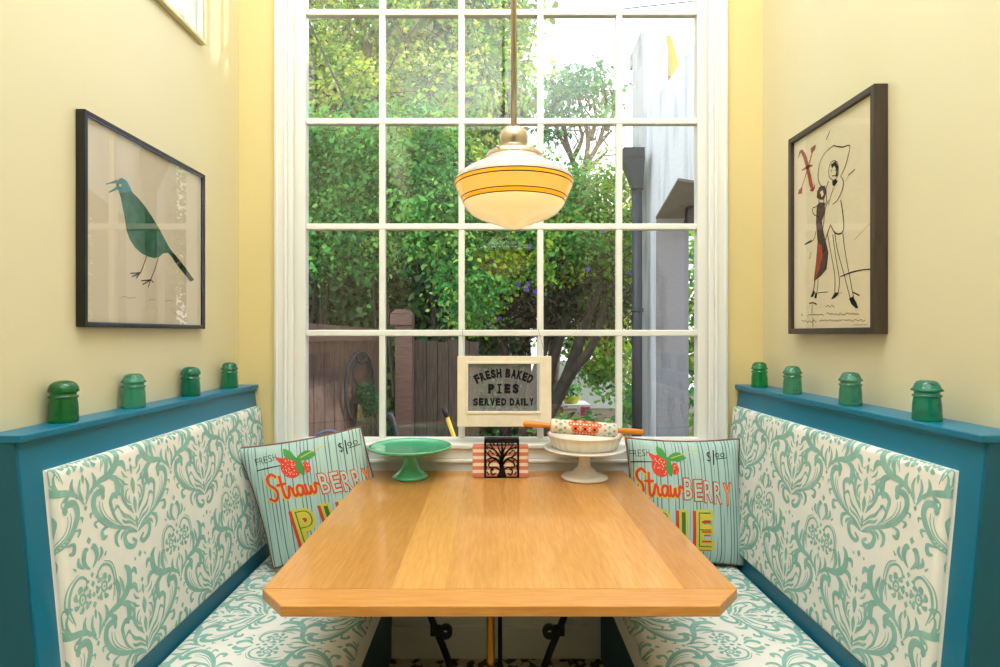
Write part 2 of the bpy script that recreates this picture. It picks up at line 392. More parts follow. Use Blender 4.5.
def motif_b():
    S = []; R_ = lambda p, w: S.extend(mir(ribbon(p, w)))
    R_([(.002, -.108), (.018, -.086), (.048, -.070), (.085, -.062), (.116, -.038), (.120, -.004), (.106, .014)], [.003, .008, .013, .018, .020, .017, .004])
    R_([(.042, -.074), (.060, -.090), (.054, -.110)], [.004, .014, .004]); R_([(.080, -.066), (.108, -.080), (.108, -.110), (.094, -.120)], [.005, .018, .016, .004])
    R_([(.110, -.046), (.136, -.046), (.146, -.068)], [.005, .015, .004]); R_([(.118, -.016), (.140, -.008), (.148, -.024)], [.005, .012, .004])
    R_([(.068, -.066), (.080, -.038), (.074, -.012), (.062, -.012)], [.004, .014, .013, .004]); R_([(.098, -.054), (.094, -.026), (.086, -.004)], [.004, .011, .003])
    R_([(.022, -.090), (.036, -.064), (.030, -.044)], [.003, .011, .003]); R_([(.004, -.098), (.014, -.072), (.008, -.050)], [.003, .009, .003])
    R_([(.058, -.048), (.068, -.008), (.060, .030), (.036, .044), (.018, .032), (.020, .016)], [.002, .0045, .006, .006, .005, .003])
    R_([(.064, -.040), (.0755, -.006), (.066, .036), (.04, .052)], [.0015, .003, .003, .0015])
    cx, cy = .034, -.004
    for k in range(7):
        a = k*2*PI/7+.2; S.extend(mir(leaf2((cx+.012*math.cos(a), cy+.014*math.sin(a)), (cx+.024*math.cos(a+.55), cy+.028*math.sin(a+.55)), -.006, .011, 3)))
    R_([(cx+.0085*math.cos(k*PI/4), cy+.0105*math.sin(k*PI/4)) for k in range(9)], [.0055]*9)
    S.extend(mir(disc(cx, cy, .003, 6)))
    R_([(.004, .050), (.020, .070), (.014, .094), (.004, .092)], [.003, .012, .013, .004]); R_([(.022, .058), (.036, .072), (.034, .086)], [.003, .010, .004]); R_([(.044, .062), (.052, .07)], [.006, .003])
    S.extend([diamond(0, .112, .009), diamond(0, .036, .007), diamond(0, .016, .008), diamond(0, -.008, .007), diamond(0, -.030, .008), leaf2((0, -.062), (0, -.04), 0, .008), diamond(0, -.116, .007)])
    S.extend(mir(diamond(.011, .004, .005))); S.extend(mir(diamond(.012, -.020, .005))); S.extend(mir(diamond(.013, .026, .005))); S.extend(mir(diamond(.05, .012, .004)))
    return S
MOT = (motif_a(), motif_b()); CW, CH = .335, .300; MB_DV = -.072
class Cushion:
    """padded board: length 2U, height 2V, depth T, edge radius r, crown c; P maps (a, b, h) to world"""
    def __init__(s, U, V, T, r, c, P): s.U, s.V, s.T, s.r, s.c, s.P = U, V, T, r, c, P
    def m1(s, a, H):
        k = abs(a)-(H-s.r)
        if k <= 0: return a, 0
        th = min(k/s.r, PI/2); return math.copysign(H-s.r+s.r*math.sin(th), a), s.r*(1-math.cos(th))
    def S(s, u, v, e=0):
        a, da = s.m1(u, s.U); b, db = s.m1(v, s.V)
        h = s.T+s.c*(1-min(1, (a/s.U)**2))*(1-min(1, (b/s.V)**2))-math.hypot(da, db)
        if e:
            dn = Vector((a/s.U if da else 0, b/s.V if db else 0, 1)).normalized()
            return s.P(a+dn.x*e*(da > 0), b+dn.y*e*(db > 0), h+e)
        return s.P(a, b, h)
    def build(s, name, parent=None, off=(0, 0), flipu=False):
        mb = MB(); arc = s.r*PI/2
        def axis(H, n):
            inner = np.linspace(-(H-s.r), H-s.r, n); ed = np.linspace(0, arc, 6)[1:]
            return list(-(H-s.r)-ed[::-1])+list(inner)+list(H-s.r+ed)
        us, vs = axis(s.U, 26), axis(s.V, 18); nu, nv = len(us), len(vs)
        pts = [s.S(u, v) for u in us for v in vs]
        fs = [(i*nv+j, (i+1)*nv+j, (i+1)*nv+j+1, i*nv+j+1) for i in range(nu-1) for j in range(nv-1)]
        ring = [i*nv for i in range(nu)]+[(nu-1)*nv+j for j in range(1, nv)]+[i*nv+nv-1 for i in range(nu-2, -1, -1)]+[j for j in range(nv-2, 0, -1)]
        k = len(pts)
        for q in ring:
            a, _ = s.m1(us[q//nv], s.U); b, _ = s.m1(vs[q % nv], s.V); pts.append(s.P(a, b, 0))
        n = len(ring)
        for i in range(n): fs.append((ring[i], k+i, k+(i+1) % n, ring[(i+1) % n]))
        fs.append(tuple(k+i for i in range(n)))
        mb.add(pts, fs, 0, True)
        LU, LV = s.U-s.r+arc, s.V-s.r+arc
        for i in range(-6, 7):
            for j in range(-5, 6):
                for q, mo in enumerate(MOT):
                    cx, cy = off[0]+(i+.5*q)*CW, off[1]+j*CH+q*MB_DV
                    if abs(cx) > LU+.17 or abs(cy) > LV+.20: continue
                    for vv, ff in mo:
                        w = [((-x if flipu else x)+cx, y+cy) for x, y in vv]
                        ok = [abs(x) < LU and abs(y) < LV for x, y in w]
                        if not any(ok): continue
                        keep = [f for f in ff if any(ok[t] for t in f)]
                        cl = [(max(-LU, min(LU, x)), max(-LV, min(LV, y))) for x, y in w]
                        mb.add([s.S(x, y, .0007) for x, y in cl], keep, 1, True)
        return mb, mb.build(name, [M['fabric'], M['damask']], parent)
# ---------------------------------------------------------------- the two booth benches
def bench(s, xledge, xwall, xseat, lab, labc):
    """s=-1 left, +1 right. The back leans: its face runs from d at the ledge towards the aisle at the seat."""
    xc = .017
    dl = abs(xledge-xc); dw = abs(xwall-xc)-.002; ds = .414
    X = lambda d: xc+s*d
    root = empty('booth_bench', (X(.75), 1.7, 0), lab, 'bench')
    Y0, Y1 = 1.152, YW-.004
    def face(z): return dl+.014-.0945*(1.065-z)
    poly = [(X(dw), 0), (X(dw), 1.069), (X(face(1.069)), 1.069), (X(face(.30)), .30), (X(face(.3)), 0)]
    b = MB(); b.prism(poly, 'y', Y0, Y1, 0, .002)
    bk = b.build('back_panel', M['teal'], root)
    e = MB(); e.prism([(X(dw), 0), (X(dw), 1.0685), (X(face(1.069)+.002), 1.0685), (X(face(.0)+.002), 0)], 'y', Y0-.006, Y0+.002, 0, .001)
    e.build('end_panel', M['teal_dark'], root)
    l = MB(); a0, a1 = sorted((X(dl), X(dw))); l.box(a0, a1, 1.143, Y1, 1.069, 1.085, 0, .003, 3)
    a0, a1 = sorted((X(dl+.007), X(dw))); l.box(a0, a1, 1.149, Y1, 1.062, 1.069, 0, .002)
    l.build('top_ledge', M['teal'], root)
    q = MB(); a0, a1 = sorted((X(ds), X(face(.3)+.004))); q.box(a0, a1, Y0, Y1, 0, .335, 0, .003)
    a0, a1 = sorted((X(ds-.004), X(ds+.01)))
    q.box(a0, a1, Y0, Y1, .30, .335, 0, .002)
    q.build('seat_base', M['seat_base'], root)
    # padded back
    z0, z1 = .475, 1.0; zc = (z0+z1)/2; th = math.atan(.0945); L = (z1-z0)/math.cos(th)
    ya, yb = 1.208, 2.292
    base = Vector((X(face(zc)), (ya+yb)/2, zc)); uu = Vector((0, 1, 0)); vv = Vector((s*math.sin(th), 0, math.cos(th))); nn = Vector((-s*math.cos(th), 0, math.sin(th)))
    c = Cushion((yb-ya)/2, L/2, .026, .018, .006, lambda a, b, h: base+uu*a+vv*b+nn*h)
    c.build('back_cushion', root, off=(1.45-(ya+yb)/2, .786-zc))[1]
    # loose seat pad
    d0, d1 = .390, face(.435)-.004
    yb2 = YW-.012; ya2 = 1.165
    base2 = Vector((X((d0+d1)/2), (ya2+yb2)/2, .335)); v2 = Vector((s, 0, 0))
    c2 = Cushion((yb2-ya2)/2, (d1-d0)/2, .092, .03, .010, lambda a, b, h: base2+uu*a+v2*b+Vector((0, 0, h)))
    o = c2.build('seat_cushion', None, off=(.02, .05))[1]
    tag(o, labc, 'cushion', 'damask bench seat pads')
    return root
bench(-1, -.928, XL, XL and -.4, 'teal painted booth bench with damask padded back on the left, under the bird picture', 'long damask seat pad on the left booth bench, left of the table')
bench(1, .965, XR, .42, 'teal painted booth bench with damask padded back on the right, under the figure poster', 'long damask seat pad on the right booth bench, right of the table')
# ---------------------------------------------------------------- glass insulators on the ledges
def glassmat(name, rgb):
    """old pressed glass: part clear, part milky, shadier towards the solid top"""
    m = mat(name, tuple(min(255, int(q*1.04)) for q in rgb), .05, var=.10, scale=25, trans=.72, coat=.4)
    b = m.node_tree.nodes['Principled BSDF']; b.inputs['IOR'].default_value = 1.35
    b.inputs['Subsurface Weight'].default_value = 0
    return m
ins = [(-.973, 63.5, 'round', (24, 124, 64), 'dark bottle green glass insulator with smooth round dome, nearest the camera on the left ledge'),
       (-.973, 133.5, 'flat', (70, 170, 142), 'milky aqua green glass insulator, second from the camera on the left ledge'),
       (-.973, 190.5, 'round', (12, 132, 106), 'deep teal green glass insulator, third from the camera on the left ledge'),
       (-.973, 229.5, 'mid', (30, 142, 104), 'small sea green glass insulator farthest along the left ledge, by the window'),
       (1.007, 759.5, 'mid', (24, 152, 84), 'bright emerald glass insulator farthest along the right ledge, by the window'),
       (1.007, 792.5, 'flat', (82, 168, 134), 'pale jade glass insulator, second from the window on the right ledge'),
       (1.007, 850.5, 'flat', (74, 160, 134), 'frosty sage green glass insulator, third from the window on the right ledge'),
       (1.007, 927, 'wide', (26, 148, 122), 'clear teal glass insulator with wide double rim, nearest the camera on the right ledge')]
for X, px, kind, rgb, lab in ins:
    Y = F*abs(X)/abs(px-VX)
    body = [(.0005, .0), (.0300, .0), (.0318, .002), (.0318, .012), (.0308, .020), (.0312, .0215), (.0304, .040), (.0284, .055), (.0292, .0575), (.0316, .0590), (.0314, .0620), (.0272, .0640), (.0268, .0690), (.0300, .0710)]
    dome = {'round': [(.0322, .0725), (.0322, .0755), (.0310, .083), (.027, .0905), (.0195, .0962), (.010, .0988), (.0005, .0992)],
            'flat': [(.0332, .0725), (.0328, .0745), (.0282, .0805), (.0250, .0885), (.0205, .0945), (.0135, .0972), (.0005, .0978)],
            'mid': [(.0325, .0725), (.0318, .0750), (.0280, .079), (.0268, .0875), (.0222, .0948), (.014, .0985), (.0005, .0995)],
            'wide': [(.0346, .0725), (.0340, .0748), (.0292, .080), (.0262, .0875), (.0220, .0938), (.015, .0970), (.0005, .0978)]}[kind]
    o = MB().lathe([(r_*.93, z_*.955) for r_, z_ in body+dome], (X, Y, 1.0852), 48, 0)
    tag(o.build('glass_insulator', glassmat('insulator_glass', rgb)), lab, 'insulator', 'glass insulators lined up on the bench ledges')
# ---------------------------------------------------------------- table
TZ = .75; TX0, TX1 = -.4816, .514; TY0, TY1 = 1.141, 2.272; TXC = (TX0+TX1)/2
tab = empty('dining_table', (TXC, 1.72, 0), 'rectangular honey oak table with clipped front corners between the two benches', 'table')
ch = .066; cy = .076
YE = F*.535/(588.5-VY)
MB().prism([(TX0, YE+.0006), (TX1, YE+.0006), (TX1, TY1), (TX0, TY1)], 'z', TZ-.022, TZ, 0, .0012).build('tabletop', M['table_top'], tab)
MB().prism([(TX0+ch, TY0), (TX1-ch, TY0), (TX1, TY0+cy), (TX1, YE), (TX0, YE), (TX0, TY0+cy)], 'z', TZ-.022, TZ, 0, .002).build('breadboard_end', M['table_end'], tab)
MB().box(TXC-.36, TXC+.36, 1.68, 1.78, TZ-.045, TZ-.022, 0, .004).build('cross_batten', M['table_end'], tab)
for s in (-1, 1):
    x = lambda d: TXC+s*d
    lg = MB()
    path = cr([(x(.30), 1.73, .727), (x(.25), 1.73, .60), (x(.198), 1.73, .44), (x(.15), 1.73, .32), (x(.115), 1.73, .20), (x(.13), 1.73, .10), (x(.21), 1.73, .035), (x(.30), 1.73, .012)], 6)
    lg.tube(path, [.0105]*len(path), 8)
    lg.prism([(x(.34), 0), (x(.26), 0), (x(.26), .022), (x(.34), .014)] if s < 0 else [(x(.26), 0), (x(.34), 0), (x(.34), .014), (x(.26), .022)], 'y', 1.705, 1.755, 0, .003)
    # drilled lug on the inner side of the leg
    ex, ez = x(.155), .398
    ring = [(ex+.021*math.cos(k*PI/8), 1.722, ez+.021*math.sin(k*PI/8)) for k in range(16)]
    rin = [(ex+.007*math.cos(k*PI/8), 1.722, ez+.007*math.sin(k*PI/8)) for k in range(16)]
    vs = ring+rin+[(p[0], 1.738, p[2]) for p in ring]+[(p[0], 1.738, p[2]) for p in rin]; fs = []
    for k in range(16):
        j = (k+1) % 16
        fs += [(k, j, 16+j, 16+k), (32+k, 48+k, 48+j, 32+j), (k, 32+k, 32+j, j), (16+k, 16+j, 48+j, 48+k)]
    lg.add(vs, fs, 0)
    lg.box(min(ex+s*.014, ex+s*.045), max(ex+s*.014, ex+s*.045), 1.723, 1.737, ez-.012, ez+.018, 0, .002)
    lg.build('leg', M['iron'], tab)
MB().lathe([(.0005, 0), (.03, 0), (.03, .012), (.0115, .02), (.0115, .312), (.0135, .314), (.0135, .322), (.0115, .324), (.0115, .705), (.022, .712), (.022, .727), (.0005, .727)], (-.004, 1.71, 0), 24).build('brass_post', M['brass'], tab)
MB().lathe([(.0005, 0), (.02, 0), (.02, .01), (.0065, .014), (.0065, .727), (.0005, .727)], (.024, 1.73, 0), 16).build('iron_rod', M['iron'], tab)
# ---------------------------------------------------------------- things on the table
c = (-.305, 2.165, TZ)
cs = empty('cake_stand', c, 'jade green glazed cake stand with turned foot on the table', 'cake stand')
MB().lathe([(.0005, .001), (.064, .0), (.068, .004), (.067, .010), (.058, .016), (.044, .026), (.031, .044), (.025, .062), (.0235, .082), (.027, .092), (.034, .094)], c, 56).build('pedestal', M['jade'], cs)
MB().lathe([(.0005, .093), (.04, .0925), (.09, .097), (.125, .102), (.148, .110), (.1535, .1155), (.153, .119), (.149, .1205), (.142, .117), (.134, .1135), (.11, .111), (.0005, .110)], c, 72).build('plate', M['jade'], cs)
c = (.343, 2.15, TZ)
ws = empty('cake_stand', c, 'off white pedestal cake stand holding the pie dish', 'cake stand')
MB().lathe([(.0005, .0), (.081, .0), (.086, .004), (.084, .010), (.068, .016), (.048, .021), (.040, .026), (.038, .034), (.028, .040), (.0225, .048), (.0205, .07), (.0205, .094), (.026, .104)], c, 56).build('pedestal', M['white_glaze'], ws)
MB().lathe([(.0005, .102), (.06, .103), (.13, .107), (.148, .110), (.1515, .1135), (.150, .1165), (.143, .1165), (.0005, .115)], c, 72).build('plate', M['white_glaze'], ws)
dz = TZ+.1158
dish = MB()
fl = lambda i, a: .012*math.cos(28*a)*(1 if 1 <= i <= 4 else 0)
dish.lathe([(.0005, .0), (.112, .0), (.119, .006), (.127, .028), (.1345, .045), (.1385, .0475), (.1385, .0500), (.1345, .0495), (.126, .03), (.116, .008), (.0005, .006)], (c[0], c[1]-.002, dz), 168, [0, 0, 0, 0, 0, 0, 1, 0, 0, 0], True, fl)
tag(dish.build('pie_dish', [M['cream_glaze'], M['red_speck']]), 'cream fluted pie dish with red rim on the white cake stand', 'pie dish')
# rolling pin lying across the dish
PY = 2.115
pa = Vector((PX(550.5, PY), PY, PZ(425.6, PY))); pb = Vector((PX(616.8, PY), PY, PZ(430.4, PY)))
ax = (pb-pa).normalized(); side = Vector((0, -1, 0)); upv = ax.cross(side)*-1
PL = (pb-pa).length; pr = .0262
rp_ = empty('rolling_pin', tuple((pa+pb)/2-Vector((0, 0, pr))), 'flowered rolling pin with orange wooden handles lying across the pie dish', 'rolling pin')
def pinP(t, ang, r): return pa+ax*t+(side*math.cos(ang)+upv*math.sin(ang))*r
rb = MB()
prof = [(.0005, 0), (pr*.75, 0), (pr, .006), (pr, PL*.5), (pr, PL-.006), (pr*.75, PL), (.0005, PL)]
vs = []; fs = []; n = 40
for r, t in prof:
    for k in range(n): vs.append(pinP(t, 2*PI*k/n, r))
for i in range(len(prof)-1):
    for k in range(n): fs.append((i*n+k, i*n+(k+1) % n, (i+1)*n+(k+1) % n, (i+1)*n+k))
rb.add(vs, fs, 0, True)
def decal(shape, m, e=.0005):
    vv, ff = shape
    rb.add([pinP(x, y/pr, pr+e) for x, y in vv], ff, m)
for col, x in enumerate((.088, .122, .156, .105, .139, .07, .174)):
    for row in range(-2, 3):
        y = row*.033+(.0165 if col in (3, 4, 5, 6) else 0)
        big = col < 3
        if col >= 3 and abs(x-.122) > .03 and row % 2: continue
        for k in range(8):
            a = k*PI/4; R = .0160 if big else .0095
            decal(leaf2((x+R*.2*math.cos(a), y+R*.2*math.sin(a)), (x+R*math.cos(a), y+R*math.sin(a)), 0, R*.85, 2), 1, .0005)
        decal(disc(x, y, .0042 if big else .0025, 8), 4 if big else 5, .0009)
for x in (.018, .034, .05, .195, .211, .228):
    for row in range(-3, 4):
        y = row*.022+(.011 if x in (.034, .211) else 0)
        if x in (.034, .211):
            decal(leaf2((x-.008, y), (x+.008, y), .003, .008, 3), 2); decal(leaf2((x, y-.008), (x, y+.008), .003, .005, 3), 2)
        else:
            decal(disc(x, y, .0034, 8), 3)
            for k in range(4): decal(disc(x+.0055*math.cos(k*PI/2+.7), y+.0055*math.sin(k*PI/2+.7), .0016, 6), 2)
rb.build('barrel', [M['cream_glaze'], M['orange_p'], M['mint_p'], M['red_speck'], M['black_ink'], M['cool_white']], rp_)
for sgn, p0 in ((-1, pa), (1, pb)):
    h = MB(); d = ax*sgn
    pts = [p0+d*t for t in (-.002, .004, .008, .03, .07, .094, .099, .1005)]
    h.tube(pts, [.0095, .0095, .0085, .0108, .0112, .0106, .0085, .002], 20)
    h.build('handle', M['pin_handle'], rp_)
# napkin holder with tree cut-out and striped napkins
NY = 2.155; nx0, nx1 = PX(484.3, NY), PX(519, NY); nh = .140; nxc = (nx0+nx1)/2
nh_root = empty('napkin_holder', (nxc, NY+.02, TZ), 'black metal napkin holder with leafless tree cut-out, at the middle of the table', 'napkin holder')
def tree_plate(y):
    t = MB(); w2 = (nx1-nx0)/2; S = []
    def R(pts, ws, n=4): S.append(ribbon(pts, [w_*1.3 for w_ in ws], n))
    for a, b in (((-w2+.003, 0), (-w2+.003, nh)), ((w2-.003, 0), (w2-.003, nh))): R([a, b], [.006, .006])
    R([(-w2, .002), (w2, .002)], [.005, .005]); R([(-w2, nh-.003), (w2, nh-.003)], [.012, .012])
    R([(0, 0), (.002, .03), (-.002, .06), (.003, .095), (.0, .13)], [.030, .015, .011, .008, .003])
    R([(-.012, 0), (-.022, .003)], [.014, .002]); R([(.012, 0), (.024, .003)], [.014, .002])
    for s in (-1, 1):
        R([(0, .045), (s*.02, .07), (s*.04, .078), (s*.058, .098)], [.008, .006, .0045, .003])
        R([(0, .065), (s*.018, .095), (s*.034, .112), (s*.046, .13)], [.007, .005, .004, .002])
        R([(s*.002, .09), (s*.012, .112), (s*.018, .132)], [.005, .004, .002])
        R([(s*.02, .07), (s*.036, .062), (s*.048, .05), (s*.044, .038), (s*.034, .042)], [.0045, .004, .004, .0035, .003])
        R([(s*.008, .03), (s*.026, .04), (s*.04, .026), (s*.034, .012), (s*.022, .018)], [.005, .004, .004, .0035, .003])
        R([(s*.034, .074), (s*.05, .07), (s*.058, .058), (s*.056, .03)], [.0035, .003, .003, .002])
        R([(s*.044, .08), (s*.05, .092), (s*.044, .104)], [.003, .003, .002])
        R([(s*.03, .106), (s*.045, .112), (s*.056, .118)], [.0035, .003, .002])
        R([(s*.048, .012), (s*.054, .022), (s*.06, .02)], [.003, .003, .002])
        for bx, bz in ((.028, .088), (.042, .06), (.05, .108), (.024, .124), (.012, .08), (.03, .028), (.052, .04), (.036, .096)):
            S.append(leaf2((s*bx, bz), (s*(bx+.008), bz+.007), .002, .006, 2))
    for vv, ff in S:
        k = len(vv); pts = [(nxc+x, y, TZ+z) for x, z in vv]+[(nxc+x, y+.0016, TZ+z) for x, z in vv]
        t.add(pts, [f for f in ff]+[tuple(q+k for q in f[::-1]) for f in ff])
    return t
tree_plate(NY).build('tree_panel', M['iron'], nh_root); tree_plate(NY+.044).build('tree_panel', M['iron'], nh_root)
MB().box(nx0, nx1, NY, NY+.0456, TZ+.0002, TZ+.0022).build('base', M['iron'], nh_root)
# curved bar over the top of the panels
mbt = MB(); ptsb = [(NY+.0228-.0228*math.cos(k*PI/8), TZ+nh-.003+.010*math.sin(k*PI/8)) for k in range(9)]
for a, b in zip(ptsb[:-1], ptsb[1:]):
    mbt.add([(nx0, a[0], a[1]), (nx1, a[0], a[1]), (nx1, b[0], b[1]), (nx0, b[0], b[1])], [(0, 1, 2, 3)])
mbt.build('top_bar', M['iron'], nh_root)
def napmat():
    m, nt, b = newmat('striped_napkin_paper'); L = nt.links
    tc = N(nt, 'ShaderNodeTexCoord'); w = N(nt, 'ShaderNodeTexWave'); w.bands_direction = 'Z'; w.inputs['Scale'].default_value = 12.2; w.inputs['Distortion'].default_value = .25
    w.inputs['Phase Offset'].default_value = 1.2
    L.new(tc.outputs['Object'], w.inputs['Vector'])
    rp = N(nt, 'ShaderNodeValToRGB'); e = rp.color_ramp.elements; e[0].position = .36; e[1].position = .55
    e[0].color = lin((238, 218, 196))+(1,); e[1].color = lin((210, 128, 112))+(1,)
    L.new(w.outputs[0], rp.inputs[0]); L.new(rp.outputs[0], b.inputs['Base Color']); b.inputs['Roughness'].default_value = .9
    return m
M['napkin'] = napmat()
for k in range(4):
    y = NY+.0035+k*.0098
    o = MB().box(PX(472.5, NY), PX(528.5, NY), y, y+.0085, TZ+.0026, TZ+.118+.0015*(k % 2), 0, .003).build('paper_napkin', M['napkin'])
    tag(o, 'red and cream striped folded paper napkin standing in the black tree holder', 'napkin', 'striped napkins in the tree holder')
# ---------------------------------------------------------------- hanging pie sign
SY = 2.262
sg0, sg1, sgz0, sgz1 = PX(457.4, SY), PX(551.4, SY), PZ(426.8, SY), PZ(356.2, SY)
go0, go1, gz0, gz1 = PX(467.8, SY), PX(539.6, SY), PZ(411.6, SY), PZ(363.6, SY)
sign = empty('window_sign', ((sg0+sg1)/2, SY, sgz0), 'cream framed glass pie sign hanging in front of the window', 'sign')
f = MB()
f.box(sg0, go0, SY, SY+.02, sgz0, sgz1, 0, .002); f.box(go1, sg1, SY, SY+.02, sgz0, sgz1, 0, .002)
f.box(go0, go1, SY+.0005, SY+.02, sgz0, gz0, 0, .002); f.box(go0, go1, SY+.0005, SY+.02, gz1, sgz1, 0, .002)
b_ = .009
f.box(go0-b_, go0+.001, SY-.003, SY+.004, gz0-b_, gz1+b_, 0, .002); f.box(go1-.001, go1+b_, SY-.003, SY+.004, gz0-b_, gz1+b_, 0, .002)
f.box(go0, go1, SY-.003, SY+.004, gz0-b_, gz0+.001, 0, .002); f.box(go0, go1, SY-.003, SY+.004, gz1-.001, gz1+b_, 0, .002)
f.build('sign_frame', M['sign_paint'], sign)
M['sign_glass'] = pane_glass('hazed_sign_glass', 1.6, (.85, .87, .9), .05)
nt = M['sign_glass'].node_tree; mo = nt.nodes['Material Output']; old = mo.inputs[0].links[0].from_socket   # painted haze: pale diffuse mixed in to lighten the pane
df = N(nt, 'ShaderNodeBsdfDiffuse'); df.inputs[0].default_value = (.70, .74, .80, 1); mxs = N(nt, 'ShaderNodeMixShader'); mxs.inputs[0].default_value = .22
nt.links.new(old, mxs.inputs[1]); nt.links.new(df.outputs[0], mxs.inputs[2]); nt.links.new(mxs.outputs[0], mo.inputs[0])
lt = MB(); lt.add([(go0, SY+.008, gz0), (go1, SY+.008, gz0), (go1, SY+.008, gz1), (go0, SY+.008, gz1)], [(0, 1, 2, 3)], 0)
gw = go1-go0; gh = gz1-gz0; gcx = (go0+go1)/2
def sput(shape): vv, ff = shape; lt.add([(x, SY+.007, z) for x, z in vv], ff, 1)
arc = 'FRESH BAKED'; R = .25; cw = gw*.082
adv = {' ': .55, 'E': .9, 'S': .95}
tot = sum(adv.get(ch_, 1) for ch_ in arc); pos = -tot/2
zc0 = gz0+gh*.80
for ch_ in arc:
    w = adv.get(ch_, 1); mid = (pos+w/2)*cw; pos += w
    if ch_ == ' ': continue
    th = mid/R; V, Fc, asp = glyphs(ch_, .06)
    hh = gh*.185; wd = cw*.86*w
    ox, oz = gcx+R*math.sin(th), zc0-R*(1-math.cos(th))
    sput(([(ox+(p[0]-.5)*wd*math.cos(th)+(p[1]-.5)*hh*math.sin(th), oz-(p[0]-.5)*wd*math.sin(th)+(p[1]-.5)*hh*math.cos(th)) for p in V], Fc))
# PIES in slab letters, SERVED DAILY below
x = go0+gw*.285; lw = gw*.085
z0, z1 = gz0+gh*.375, gz0+gh*.575
for ch_ in 'PIES':
    if ch_ == 'I':
        sput(poly2([(x+lw*.36, z0), (x+lw*.64, z0), (x+lw*.64, z1), (x+lw*.36, z1)]))
        for zz in (z0, z1-gh*.03): sput(poly2([(x+lw*.12, zz), (x+lw*.88, zz), (x+lw*.88, zz+gh*.03), (x+lw*.12, zz+gh*.03)]))
    else: sput(place_text(ch_, x, x+lw, z0, z1, .065))
    x += lw*1.33
for word, xa, xb in (('SERVED', .075, .535), ('DAILY', .585, .925)):
    ws = [.5 if ch_ == 'I' else 1 for ch_ in word]; u_ = (xb-xa)/(sum(ws)-.14); q = xa
    for ch_, wd in zip(word, ws):
        sput(place_text(ch_, go0+gw*q, go0+gw*(q+u_*(.30 if ch_ == 'I' else .84)), gz0+gh*.12, gz0+gh*.275, .0 if ch_ == 'I' else .05)); q += u_*wd
lt.build('glass_pane', [M['sign_glass'], M['black_ink']], sign)
for px_ in (464, 545):
    w = MB(); X = PX(px_, SY); zt = PZ(333, 2.336)+.006
    xt = X+(-.01 if px_ < 500 else -.02)
    w.tube([(X, SY+.01, sgz1-.002), (X, SY+.012, sgz1+.008), (xt, 2.325, zt+.006), (xt, 2.333, zt+.010), (xt, 2.3375, zt)], .0007, 6)
    w.build('hanging_wire', M['iron_g'], sign)
# ---------------------------------------------------------------- pendant lamp
LX, LY = .061, 1.62
lamp = empty('pendant_lamp', (LX, LY, 1.577), 'schoolhouse pendant lamp with yellow banded glass shade hanging over the table', 'lamp')
def glow(name, rgb, e, rough=.15):
    return mat(name, rgb, rough, var=.01, emit=e, coat=.4)
G = [glow('opal_bottom', (250, 222, 160), .55), glow('amber_band', (250, 190, 92), .50), glow('gold_stripe', (244, 172, 30), .50), mat('brown_line', (84, 40, 12), .4), glow('opal_top', (204, 190, 184), .0)]
pf = [(.0004, 1.577), (.012, 1.578), (.028, 1.583), (.048, 1.5915), (.075, 1.601), (.100, 1.6105), (.120, 1.622), (.133, 1.636), (.1412, 1.6488), (.1425, 1.6512), (.1466, 1.6602), (.1476, 1.6626), (.1621, 1.6952), (.1632, 1.6978), (.1657, 1.7050), (.1660, 1.7078), (.1635, 1.7155), (.155, 1.726), (.135, 1.740), (.11, 1.753), (.088, 1.765), (.074, 1.777)]
mi = [0]*8+[3, 2, 3, 1, 3, 2, 3]+[4]*6
sm_ = MB(); zmin = [(r, z-0) for r, z in pf]
sm_.lathe(zmin, (LX, LY, 0), 96, mi).build('lamp_shade', G, lamp)
fit = MB().lathe([(.0735, 1.772), (.0765, 1.772), (.0775, 1.776), (.0765, 1.786), (.066, 1.793), (.052, 1.799), (.040, 1.803), (.034, 1.808), (.034, 1.812), (.039, 1.818), (.0395, 1.838), (.036, 1.850), (.026, 1.859), (.014, 1.864), (.0085, 1.868)], (LX, LY, 0), 48).build('fitter', M['satin'], lamp)
for k in range(3):
    a = -PI/2-.62+k*2*PI/3
    subpart(MB().tube([(LX+.070*math.cos(a), LY+.070*math.sin(a), 1.788), (LX+.083*math.cos(a), LY+.083*math.sin(a), 1.788)], [.0035, .0035], 10), 'thumb_screw', M['satin'], fit)
MB().tube([(LX, LY, 1.862), (LX, LY, CEIL-.02)], .0082, 16).build('rod', M['satin'], lamp)
MB().lathe([(.0082, CEIL-.045), (.03, CEIL-.038), (.058, CEIL-.012), (.06, CEIL-.0005), (.001, CEIL-.0005)], (LX, LY, 0), 40).build('canopy', M['satin'], lamp)
